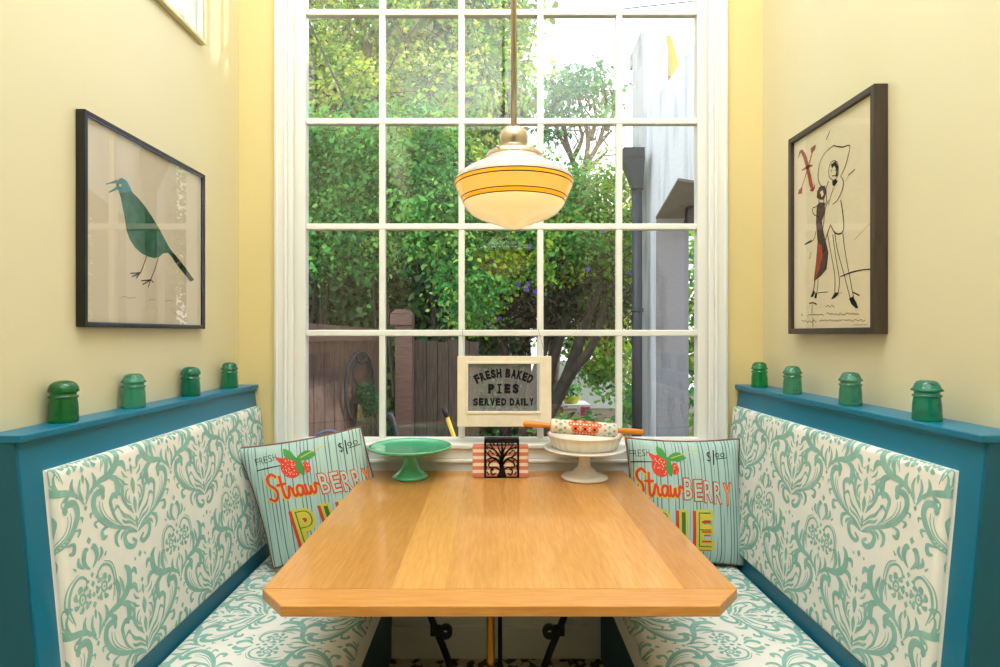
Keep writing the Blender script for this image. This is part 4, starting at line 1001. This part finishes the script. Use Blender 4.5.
# 3 dark hedge screen far behind everything (shade under the canopy)
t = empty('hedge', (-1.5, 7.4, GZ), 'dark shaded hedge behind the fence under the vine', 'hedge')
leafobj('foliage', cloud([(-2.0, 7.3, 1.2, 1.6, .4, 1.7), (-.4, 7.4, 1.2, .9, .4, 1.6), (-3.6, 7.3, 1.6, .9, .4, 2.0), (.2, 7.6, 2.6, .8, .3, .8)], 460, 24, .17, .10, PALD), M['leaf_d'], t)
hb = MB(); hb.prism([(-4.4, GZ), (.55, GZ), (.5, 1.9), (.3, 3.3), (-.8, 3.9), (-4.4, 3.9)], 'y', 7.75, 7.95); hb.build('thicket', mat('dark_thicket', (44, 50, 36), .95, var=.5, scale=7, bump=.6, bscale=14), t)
# 4 flowering bush on leaning trunks
t = empty('flowering_bush', (.85, 6.6, GZ), 'broad green bush with purple flowers on leaning dark trunks behind the pie sign', 'bush')
b = MB()
for p in ([at(538, 452, 6.5), at(549, 415, 6.5), at(572, 372, 6.5), at(592, 346, 6.5), at(606, 300, 6.5)], [at(538, 425, 6.6), at(545, 390, 6.6), at(556, 352, 6.6), at(568, 315, 6.6)], [at(524, 440, 6.7), at(532, 390, 6.7), at(545, 340, 6.7), at(540, 300, 6.7)],
          [at(548, 415, 6.55), at(566, 380, 6.55), at(580, 340, 6.55), at(590, 312, 6.55), at(604, 280, 6.55)], [at(505, 440, 6.9), at(508, 380, 6.9), at(500, 330, 6.9), at(506, 290, 6.9)]): trunk(b, p, .085, .035)
for k in range(70):
    x, y = random.uniform(492, 622), random.uniform(262, 330); trunk(b, [at(x, y, 6.45), at(x+random.uniform(-14, 14), y-14, 6.35), at(x+random.uniform(-26, 26), y-random.uniform(5, 30), 6.3)], .010, .004, 5)
b.build('trunk', M['bark_d'], t)
leafobj('foliage', cloud([(.15, 6.5, 2.55, .55, .35, .42), (.95, 6.6, 2.45, .75, .4, .42), (.55, 6.5, 2.15, .9, .3, .3), (1.35, 6.8, 2.1, .35, .3, .45), (-.05, 6.3, 1.85, .36, .25, .36), (-.16, 6.2, 1.5, .22, .2, .22), (1.0, 6.5, 2.9, .5, .3, .3), (.3, 6.4, 3.0, .4, .3, .3)], 520, 38, .10, .050, PALM[:3]+PALB[:2]), M['leaf'], t)
tw = cloud([(.95, 6.9, 1.75, .75, .3, .45), (.4, 6.9, 1.6, .5, .3, .45), (1.35, 7.0, 1.45, .3, .3, .35)], 230, 28, .13, .05, [(86, 78, 62), (70, 72, 50), (60, 66, 44)]); leafobj('dry_twigs', tw, M['leaf_d'], t)
for px_, py_ in ((520, 230), (492, 262), (530, 247), (518, 285), (527, 290), (535, 292), (499, 319), (489, 324), (603, 231), (588, 269), (510, 205), (629, 273), (528, 284)):
    c0 = Vector(at(px_, py_, 6.12)); fl_ = MB()
    for k in range(5):
        a = k*2*PI/5; fl_.add([c0, c0+Vector((.019*math.cos(a-.5), -.01, .019*math.sin(a-.5))), c0+Vector((.034*math.cos(a), 0, .034*math.sin(a))), c0+Vector((.019*math.cos(a+.5), -.01, .019*math.sin(a+.5)))], [(0, 1, 2, 3)])
    fl_.build('flower', M['purple'], t)
# 5 small open tree against the sky
t = empty('tree', at(560, 480, 8.2), 'small open tree with bare crooked branches and a blue green crown against the white sky', 'tree', 'trees in the garden')
t.location.z = GZ
b = MB(); Y5 = 8.2
trunk(b, [(PX(548, Y5), Y5, GZ), at(556, 330, Y5), at(566, 230, Y5), at(580, 185, Y5)], .10, .06)
for p in ([(580, 185), (590, 158), (612, 130)], [(580, 187), (572, 160), (555, 125), (552, 95)], [(583, 175), (588, 140), (580, 105), (572, 75)], [(586, 165), (600, 140), (606, 105), (600, 72)], [(576, 170), (566, 140), (562, 110), (545, 85)], [(583, 170), (598, 160), (608, 150)], [(590, 140), (596, 118), (592, 95)], [(572, 160), (582, 138), (576, 118)], [(606, 130), (614, 112), (612, 92)]):
    trunk(b, [at(x, y, Y5) for x, y in p], .045, .010, 6)
for k in range(60):
    x, y = random.uniform(548, 614), random.uniform(85, 150); trunk(b, [at(x, y, Y5), at(x+random.uniform(-8, 8), y-8, Y5), at(x+random.uniform(-14, 14), y-random.uniform(4, 20), Y5)], .012, .004, 5)
b.build('trunk', M['bark'], t)
leafobj('foliage', cloud([at(580, 84, Y5)+(.42, .3, .22), at(600, 92, Y5)+(.2, .2, .16), at(556, 92, Y5)+(.2, .2, .2), at(548, 128, Y5)+(.18, .2, .2), at(562, 112, Y5)+(.25, .2, .15), at(604, 108, Y5)+(.14, .2, .14)], 60, 26, .10, .075, [(92, 158, 104), (70, 142, 88), (120, 172, 110)]), M['leaf'], t)
# 6 bright distant shrubs
t = empty('shrub', (1.9, 10.5, GZ), 'bright yellow green sunlit shrubs far behind the bush and the downpipe', 'shrub', 'distant garden shrubs')
leafobj('foliage', cloud([(1.7, 10.4, 2.7, .8, .5, .8), (2.5, 10.4, 2.6, .5, .4, 1.1), (1.2, 10.3, 2.2, .7, .4, .8), (2.1, 10.3, 1.5, .6, .4, .9), (2.75, 11, 4.1, .3, .3, .5)], 260, 26, .17, .10, PALB+[(196, 178, 104)]), M['leaf'], t)
t = empty('shrub', (1.7, 11, GZ), 'dusty green shrubs beyond the white garden table', 'shrub', 'distant garden shrubs')
leafobj('foliage', cloud([(1.5, 10.8, 1.15, .5, .3, .4), (2.2, 10.8, .9, .5, .3, .8), (1.9, 10.7, .7, .3, .3, .3), (2.45, 9.6, .5, .25, .2, .4)], 120, 26, .13, .09, PALM+[(150, 170, 100), (196, 200, 150)]), M['leaf'], t)
# 7 greenery seen through the archway
t = empty('shrub', (2.75, 7.6, GZ), 'leafy shrub seen through the archway at the right edge of the window', 'shrub', 'distant garden shrubs')
leafobj('foliage', cloud([(2.75, 7.6, 2.2, .5, .5, .8), (2.75, 7.6, 1.2, .5, .5, .6), (2.8, 7.6, .5, .5, .5, .7), (3.4, 7.6, 1.4, .6, .5, 1.6)], 170, 26, .14, .09, PALM+PALB[:2]), M['leaf'], t)
# 8 ground cover
t = bpy.data.objects['flowering_bush']; leafobj('inner_foliage', cloud([(.75, 7.0, 2.45, 1.1, .3, .5), (1.2, 7.1, 2.0, .6, .3, .5)], 150, 18, .14, .13, [(70, 120, 54), (58, 104, 48)]), M['leaf_d'], t)
leaf_bed = leafobj('low_plants', cloud([(1.1, 7.2, -.05, .5, .5, .25), (.3, 6.6, -.1, .5, .5, .2), (1.9, 7.6, .25, .16, .2, .4)], 90, 24, .11, .08, PALM), M['leaf'], None, (1.0, 7.2, GZ))
tag(leaf_bed, 'low green plants growing around the bush trunks', 'plants', kind='stuff')
# fence: left run, post, older right run
f0, f1 = Vector((PX(296, 4.0), 4.0, 0)), Vector((PX(386, 5.1), 5.1, 0)); f0 = f0+(f0-f1)*1.3
fe = empty('wooden_fence', tuple((f0+f1)/2+Vector((0, 0, GZ))), 'reddish brown board fence with thick top rail, carrying the oval iron planter', 'fence')
def slab(mb, a, b, z0a, z1a, z0b, z1b, th, m=0):
    d = (b-a).normalized(); n_ = Vector((-d.y, d.x, 0))*th
    mb.add([a+Vector((0, 0, z0a)), b+Vector((0, 0, z0b)), b+Vector((0, 0, z1b)), a+Vector((0, 0, z1a)), a+n_+Vector((0, 0, z0a)), b+n_+Vector((0, 0, z0b)), b+n_+Vector((0, 0, z1b)), a+n_+Vector((0, 0, z1a))],
        [(0, 1, 2, 3), (5, 4, 7, 6), (4, 0, 3, 7), (1, 5, 6, 2), (3, 2, 6, 7), (4, 5, 1, 0)], m)
b = MB(); nb = 22; gap = .05
for k in range(nb):
    a = f0.lerp(f1, (k+gap/2)/nb); c = f0.lerp(f1, (k+1-gap/2)/nb); off = Vector((0, .012*(k % 2), 0))
    slab(b, a+off, c+off, GZ, 1.235, GZ, 1.235, .025)
b.build('board', M['fence'], fe)
b = MB(); dn = Vector((0, -.035, 0)); slab(b, f0+dn, f1+dn, 1.235, 1.42, 1.225, 1.325, .10); b.build('top_rail', M['fence_x'], fe)
PXX, PYY = PX(402.5, 5.0), 5.0
b = MB(); hw = .093; b.box(PXX-hw+.04, PXX+hw, PYY-.07, PYY+.07, GZ, 1.36, 0, .006); b.box(PXX-hw, PXX+hw, PYY-.09, PYY+.09, 1.36, 1.455, 0, .006)
b.prism([(PXX-hw, 1.455), (PXX+hw, 1.455), (PXX+hw-.045, 1.495), (PXX-hw+.045, 1.495)], 'y', PYY-.09, PYY+.09, 0, .004); b.build('post', M['fence_x'], fe)
g0, g1 = Vector((PXX+hw, 5.12, 0)), Vector((-.12, 5.5, 0))
fo = empty('wooden_fence', tuple((g0+g1)/2+Vector((0, 0, GZ))), 'older grey brown board fence right of the tall post, behind the pie sign', 'fence')
b = MB(); nb = 6
for k in range(nb):
    a = g0.lerp(g1, (k+.03)/nb); c = g0.lerp(g1, (k+.97)/nb); o_ = Vector((0, .014*(k % 2), 0)); h = 1.235-.012*(k % 3); slab(b, a+o_, c+o_, GZ, h, GZ, h, .025)
b.build('board', M['fence_old'], fo)
b = MB(); slab(b, g0+Vector((0, .05, 0)), g1+Vector((0, .05, 0)), .95, 1.05, .95, 1.05, .05); b.build('rail', M['fence_old'], fo)
# oval iron wall planter with trailing plant
def fpt(px_, py_, fwd=.05):
    """point on the face of the left fence run, a little in front of it"""
    dx = (px_-VX)/F; d = f1-f0; k = (f0.x-dx*f0.y)/(dx*d.y-d.x); Y = f0.y+k*d.y-fwd
    return Vector((dx*Y, Y, PZ(py_, Y)))
pl = empty('wall_planter', tuple(fpt(360, 418)), 'dark oval iron wall planter with trailing green plant hung on the red brown fence', 'planter')
b = MB()
ov = [fpt(359.5+14*math.cos(a)-2*math.sin(a), 387+35*math.sin(a)) for a in np.linspace(0, 2*PI, 33)[:-1]]
b.tube(ov, .013, 8, closed=True)
b.tube([fpt(361.5+5*math.cos(a), 357+5.5*math.sin(a)) for a in np.linspace(0, 2*PI, 17)[:-1]], .010, 6, closed=True)
for p in ([(356, 364), (353, 372), (357, 384), (362, 384), (368, 378), (371, 368), (366, 360)], [(357, 360), (354, 372), (353, 392), (358, 412)], [(352, 402), (362, 404), (373, 402)]): b.tube(cr([fpt(x, y) for x, y in p], 4), .009, 6)
b.build('iron_ring', M['iron_g'], pl)
c0 = fpt(367, 396, .13)
leafobj('foliage', cloud([(c0.x, c0.y, c0.z, .075, .07, .075), (c0.x+.03, c0.y, c0.z-.05, .07, .06, .07)], 34, 30, .035, .028, [(46, 96, 62), (60, 112, 66), (38, 84, 58), (70, 120, 84)]), M['leaf'], pl)
b = MB()
for k in range(40):
    x = random.uniform(358, 379); a = fpt(x, 404, .11); b.tube([a, a+Vector((random.uniform(-.02, .02), -.02, -.12)), a+Vector((random.uniform(-.03, .03), 0, -random.uniform(.18, .30)))], [.0028, .0022, .001], 4)
b.build('trailing_stem', mat('straw_stems', (136, 128, 84), .9, var=.3, scale=30), pl)
# bistro chair back under the window
Yc = 3.7; cxx, czz = PX(330, Yc), PZ(431, Yc)
gc = empty('garden_chair', (cxx, Yc, GZ), 'blue grey metal garden chair whose rounded back shows above the left pillow', 'chair')
b = MB()
for w, dz in ((.16, 0), (.12, -.03), (.08, -.06)):
    b.tube([(cxx+w*math.cos(a), Yc-.02, czz-.18+(.185+dz)*math.sin(a)) for a in np.linspace(0, PI, 17)], .010, 6)
for x in (-.16, -.12, -.08, 0, .08, .12, .16): b.tube([(cxx+x, Yc-.02, GZ+.44), (cxx+x, Yc-.02, czz-.17)], .008, 6)
b.build('backrest', M['chair_b'], gc)
MB().lathe([(.0005, 0), (.19, 0), (.2, .012), (.19, .024), (.0005, .024)], (cxx, Yc-.2, GZ+.43), 32).build('seat', M['chair_b'], gc)
for sx in (-1, 1):
    for sy in (-.38, -.02):
        MB().tube([(cxx+sx*.15, Yc+sy, GZ+.44), (cxx+sx*.17, Yc+sy, GZ)], .010, 8).build('leg', M['chair_b'], gc)
b = MB(); Yh = 4.3
b.tube(cr([at(399, 470, Yh), at(397, 442, Yh), at(394, 424, Yh), at(390, 414, Yh), at(388, 417, Yh)], 5), [.017]*21, 8)
b.tube([(PX(399, Yh), Yh, PZ(470, Yh)), (PX(401, Yh), Yh, GZ)], .017, 8)
tag(b.build('garden_hook', M['iron_g']), 'dark bent iron garden stake standing in front of the fence post', 'garden stake')
bp2 = empty('garden_tool', at(470, 480, 4.6), 'yellow tool handle with black tip leaning by the older fence', 'garden tool'); bp2.location.z = GZ
e0, e1 = Vector(at(447, 417, 4.6)), Vector(at(455, 440, 4.6)); dd = (e1-e0)/(e1-e0).z*-1
b = MB(); b.tube([e0, e0+dd*-(GZ+.005-e0.z)*1.0], .017, 10); b.build('handle', M['yellow_pole'], bp2)
b = MB(); b.tube([e0-dd*-.0+Vector((-.028, 0, .075)), e0], [.022, .02], 10); b.build('handle_cap', M['black_pl'], bp2)
# far garden furniture
Yt = 8.3
gt = empty('garden_table', at(580, 420, Yt), 'small white garden table with magenta legs far out in the garden', 'table'); gt.location.z = GZ
x0, x1, zt = PX(556, Yt), PX(588, Yt), PZ(403, Yt)
MB().box(x0, x1, Yt-.2, Yt+.3, zt-.03, zt, 0, .004).build('table_top', M['gard_w'], gt)
for x in (x0+.36, x1-.03): MB().box(x-.028, x+.028, Yt-.18, Yt-.12, GZ, zt-.03).build('leg', M['pink'], gt)
for x in (x0+.06,): MB().box(x-.02, x+.02, Yt-.18, Yt-.14, GZ, zt-.03).build('leg', mat('rust_leg', (150, 92, 70), .6), gt)
pb_ = empty('planter_bowl', (PX(571, Yt), Yt, zt), 'yellow green planter bowl with a small plant on the far white garden table', 'planter')
MB().lathe([(.0005, 0), (.09, 0), (.14, .09), (.145, .095), (.13, .09), (.0005, .07)], (PX(571, Yt), Yt, zt+.001), 24).build('bowl', M['yellow_bowl'], pb_)
leafobj('foliage', cloud([(PX(571, Yt), Yt, zt+.16, .14, .1, .08)], 10, 16, .05, .05, PALM), M['leaf'], pb_)
wl = MB(); wl.box(.9, 2.8, 12.2, 12.35, GZ, .72); struct(wl, 'wall_garden', M['gard_w'])
Yb = 7.6; b = MB(); xa, xb = PX(611, Yb), PX(631, Yb)
b.lathe([(.0005, 0), (.11, 0), (.135, .32), (.145, .325), (.145, .345), (.12, .36), (.0005, .362)], ((xa+xb)/2, Yb, PZ(414, Yb)-.362), 24)
b.lathe([(.0005, 0), (.16, 0), (.16, .02), (.0005, .02)], ((xa+xb)/2, Yb, PZ(414, Yb)-.382), 24)
tag(b.build('water_tub', M['bin']), 'pale grey lidded plastic tub standing near the downpipe', 'tub').location.z = GZ+.0
gs = empty('garden_sign', at(575, 364, 10.9), 'red and blue enamel garden panel half hidden behind trunks', 'panel'); gs.location.z = GZ
b = MB(); b.box(PX(572, 10.9), PX(578, 10.9), 10.88, 10.9, PZ(367, 10.9), PZ(361, 10.9)); b.build('red_panel', M['red_paint'], gs)
b = MB(); b.box(PX(579, 10.9), PX(584, 10.9), 10.88, 10.9, PZ(360, 10.9), PZ(351, 10.9)); b.build('blue_panel', mat('blue_panel', (120, 140, 196), .5), gs)
b = MB(); b.tube([(PX(578.5, 10.9), 10.92, GZ), (PX(578.5, 10.9), 10.92, PZ(352, 10.9))], .02, 8); b.build('post', M['gard_w'], gs)
# ---------------------------------------------------------------- white neighbouring building
hs = empty('house', (1.75, 5, GZ), 'white stucco neighbouring house with chimney, parapet and archway at the right of the window', 'building')
WX = 1.6; TH = .32
def PYW(x): return F*WX/(x-VX)      # depth at which the column x meets the wall plane
ya_, yb_ = PYW(655.5), PYW(640)
Yap = PYW(678.5); zap = PZ(178, Yap); zfar = PZ(217, ya_); YN = 4.05; zn = PZ(181, PYW(697)); znn = zn-.25
top = 3.585
b = MB()
b.prism([(ya_, GZ), (yb_, GZ), (yb_, top), (ya_, top)], 'x', WX, WX+TH)                       # pier beyond the arch
b.prism([(YN, znn), (PYW(697), zn), (Yap, zap), (ya_, zfar), (ya_, top), (YN, top)], 'x', WX, WX+TH)  # wall over the arch
b.prism([(YN-1.5, GZ), (YN, GZ), (YN, top), (YN-1.5, top)], 'x', WX, WX+TH)  # unseen near stretch of wall, added to block the low sun
b.build('wall', M['stucco'], hs)
b = MB(); e = .004
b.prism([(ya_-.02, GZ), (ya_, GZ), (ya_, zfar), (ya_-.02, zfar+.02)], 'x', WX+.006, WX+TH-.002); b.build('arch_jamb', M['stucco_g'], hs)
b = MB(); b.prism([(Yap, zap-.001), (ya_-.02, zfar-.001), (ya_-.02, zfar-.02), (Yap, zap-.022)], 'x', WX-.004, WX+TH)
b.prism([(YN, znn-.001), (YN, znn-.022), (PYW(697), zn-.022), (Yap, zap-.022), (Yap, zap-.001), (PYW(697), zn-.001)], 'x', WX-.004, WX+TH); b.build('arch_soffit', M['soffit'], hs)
# chimney with clipped corners
Yk = 6.0
cx0, cx1, cx2, cx3 = PX(632.5, Yk+.16), PX(643, Yk), PX(668, Yk), PX(673, Yk+.2)
k0, k1 = PZ(31, Yk), PZ(33, Yk)
b = MB(); b.prism([(cx0, Yk+.16), (cx1, Yk), (cx2, Yk), (cx2+.03, Yk+.25), (cx2, Yk+.6), (PX(633.5, Yk+.6), Yk+.6)], 'z', GZ, PZ(45, Yk)); 
b.prism([(cx1-.02, Yk+.02), (cx2-.01, Yk+.01), (cx2+.02, Yk+.24), (cx2-.02, Yk+.58), (cx1, Yk+.58)], 'z', PZ(45, Yk), k0)
zl = PZ(45, Yk)
b.add([(cx0, Yk+.16, zl), (cx1, Yk, zl), (cx1, Yk, k0), (PX(633.5, Yk+.6), Yk+.6, zl), (cx1, Yk+.58, k0)], [(0, 1, 2), (0, 2, 4, 3)])
b.build('chimney', M['stucco_c'], hs)
b = MB(); Yq = 6.05; b.prism([(PX(665, Yq), PZ(35, Yq)), (PX(671, Yq), PZ(35, Yq)), (PX(679, Yq), PZ(64, Yq)), (PX(676, Yq), PZ(76, Yq)), (PX(665, Yq), PZ(76, Yq))], 'y', Yq, Yq+.3); b.build('chimney_flank', M['chim_y'], hs)
# dark bracket inside the arch
b = MB(); Yr = 5.0; b.box(PX(676, Yr)+.25, PX(705, Yr)+.5, Yr+1.2, Yr+1.3, PZ(207, 6.2), PZ(199, 6.2)); b.box(PX(686, 6.2), PX(699, 6.2), Yr+1.2, Yr+1.3, GZ, PZ(205, 6.2))
b = MB(); b.box(PX(676, 5.45), PX(712, 5.45), 5.40, 5.48, PZ(207, 5.44), PZ(199.5, 5.44)); b.prism([(PX(687, 5.45), PZ(207, 5.45)), (PX(684, 5.45), PZ(226, 5.45)), (PX(700, 5.45), PZ(226, 5.45)), (PX(700, 5.45), PZ(207, 5.45))][::-1], 'y', 5.41, 5.47)
b.build('bracket', mat('dark_timber', (54, 46, 44), .8), hs)
# rainwater hopper and downpipe
dpx = empty('downpipe', (PX(637, 5.95), 5.95, GZ), 'slate blue downpipe with square rainwater hopper against the white house', 'downpipe')
Yp = 5.85
b = MB(); b.tube([(PX(637, Yp), Yp, GZ), (PX(637, Yp), Yp, PZ(188, Yp))], .052, 16); b.build('pipe', M['pipe'], dpx)
b = MB(); zt, zm, zb = PZ(150, Yp), PZ(160, Yp), PZ(188, Yp); xl, xr = PX(621.5, Yp), PX(642.5, Yp); xm0, xm1 = PX(632, Yp), PX(642, Yp)
b.box(xl, xr, Yp-.10, Yp+.08, zm, zt, 0, .006)
b.add([(xl, Yp-.10, zm), (xr, Yp-.10, zm), (xr, Yp+.08, zm), (xl, Yp+.08, zm), (xm0, Yp-.05, zb), (xm1, Yp-.05, zb), (xm1, Yp+.05, zb), (xm0, Yp+.05, zb)], [(0, 1, 5, 4), (1, 2, 6, 5), (2, 3, 7, 6), (3, 0, 4, 7), (4, 5, 6, 7)])
b.build('hopper', M['pipe'], dpx)
for y in (190, 312):
    b = MB(); b.lathe([(.052, 0), (.064, 0), (.064, .035), (.052, .035)], (PX(637, Yp), Yp, PZ(y, Yp)), 16); b.build('collar', M['pipe'], dpx)
# cables
for pts, r, lab in (([at(296, 0, 7.6), at(308, 20, 7.6), at(330, 68, 7.6), at(352, 115, 7.6), at(372, 160, 7.6)], .016, 'thick black cable slanting down across the tree at the upper left'),
                    ([at(440, 22, 12), at(540, 18, 12), at(640, 7, 12), at(760, -6, 12)], .010, 'thin overhead wire crossing the sky above the chimney'),
                    ([at(600, 156, 9.5), at(640, 153, 9.5), at(690, 150, 9.5)], .010, 'short dark wire running to the rainwater hopper'),
                    ([at(528, 60, 9.0), at(540, 8, 9.0), at(556, -60, 9.0)], .008, 'thin steep wire in the sky right of the lamp rod')):
    b = MB(); b.tube(cr(pts, 5), r, 6); tag(b.build('overhead_cable', M['cable']), lab, 'cable')
# ================================================================ light
w = bpy.data.worlds.new('sky'); SC.world = w; w.use_nodes = True; nt = w.node_tree; bg = nt.nodes['Background']
tc = N(nt, 'ShaderNodeTexCoord'); sx = N(nt, 'ShaderNodeSeparateXYZ'); nt.links.new(tc.outputs['Generated'], sx.inputs[0])
rp = N(nt, 'ShaderNodeValToRGB'); e = rp.color_ramp.elements; e[0].position = 0; e[0].color = (1, .985, .96, 1); e[1].position = .8; e[1].color = (.80, .90, 1, 1)
nt.links.new(sx.outputs[2], rp.inputs[0]); nt.links.new(rp.outputs[0], bg.inputs[0]); bg.inputs[1].default_value = 2.0
sd = bpy.data.lights.new('sun', 'SUN'); sd.energy = 3.8; sd.angle = math.radians(1.5); sd.color = (1, .95, .84)
so = bpy.data.objects.new('sun', sd); COL.objects.link(so)
so.rotation_euler = Vector((-1, -.33, -.50)).to_track_quat('-Z', 'Y').to_euler()
sf = bpy.data.lights.new('garden_fill', 'SUN'); sf.energy = 1.2; sf.angle = math.radians(60); sf.color = (.86, .93, 1)   # extra lamp added to brighten the house face and the garden
sfo = bpy.data.objects.new('garden_fill', sf); COL.objects.link(sfo); sfo.rotation_euler = Vector((.6, .5, -.62)).to_track_quat('-Z', 'Y').to_euler()
def area(name, loc, target, sx_, sy_, e, col=(1, .97, .92)):
    d = bpy.data.lights.new(name, 'AREA'); d.shape = 'RECTANGLE'; d.size = sx_; d.size_y = sy_; d.energy = e; d.color = col
    o = bpy.data.objects.new(name, d); COL.objects.link(o); o.location = loc
    o.rotation_euler = (Vector(target)-Vector(loc)).to_track_quat('-Z', 'Y').to_euler()
area('upward_fill', (.03, .5, 3.0), (.03, .5, 3.8), 1.5, 1.9, 42, (.88, .94, 1))  # added fill, bounced off the ceiling; no fixture here
area('rear_fill', (.03, -1.4, 2.8), (.03, -1.5, 3.8), 1.7, 1.2, 115, (.88, .94, 1))  # added fill behind the camera, bounced off the ceiling; no fixture
area('window_wall_fill', (.03, 1.0, 3.74), (.03, 2.2, .6), 1.7, .6, 34, (.88, .94, 1))  # added fill aimed at the window wall to lift its whites
SC.view_settings.view_transform = 'Standard'; SC.view_settings.look = 'None'; SC.view_settings.exposure = .06; SC.view_settings.gamma = 1
SC.cycles.max_bounces = 8; SC.cycles.diffuse_bounces = 4; SC.cycles.transparent_max_bounces = 12; SC.cycles.use_denoising = True
SC.cycles.caustics_reflective = False; SC.cycles.caustics_refractive = False; SC.cycles.sample_clamp_indirect = 6
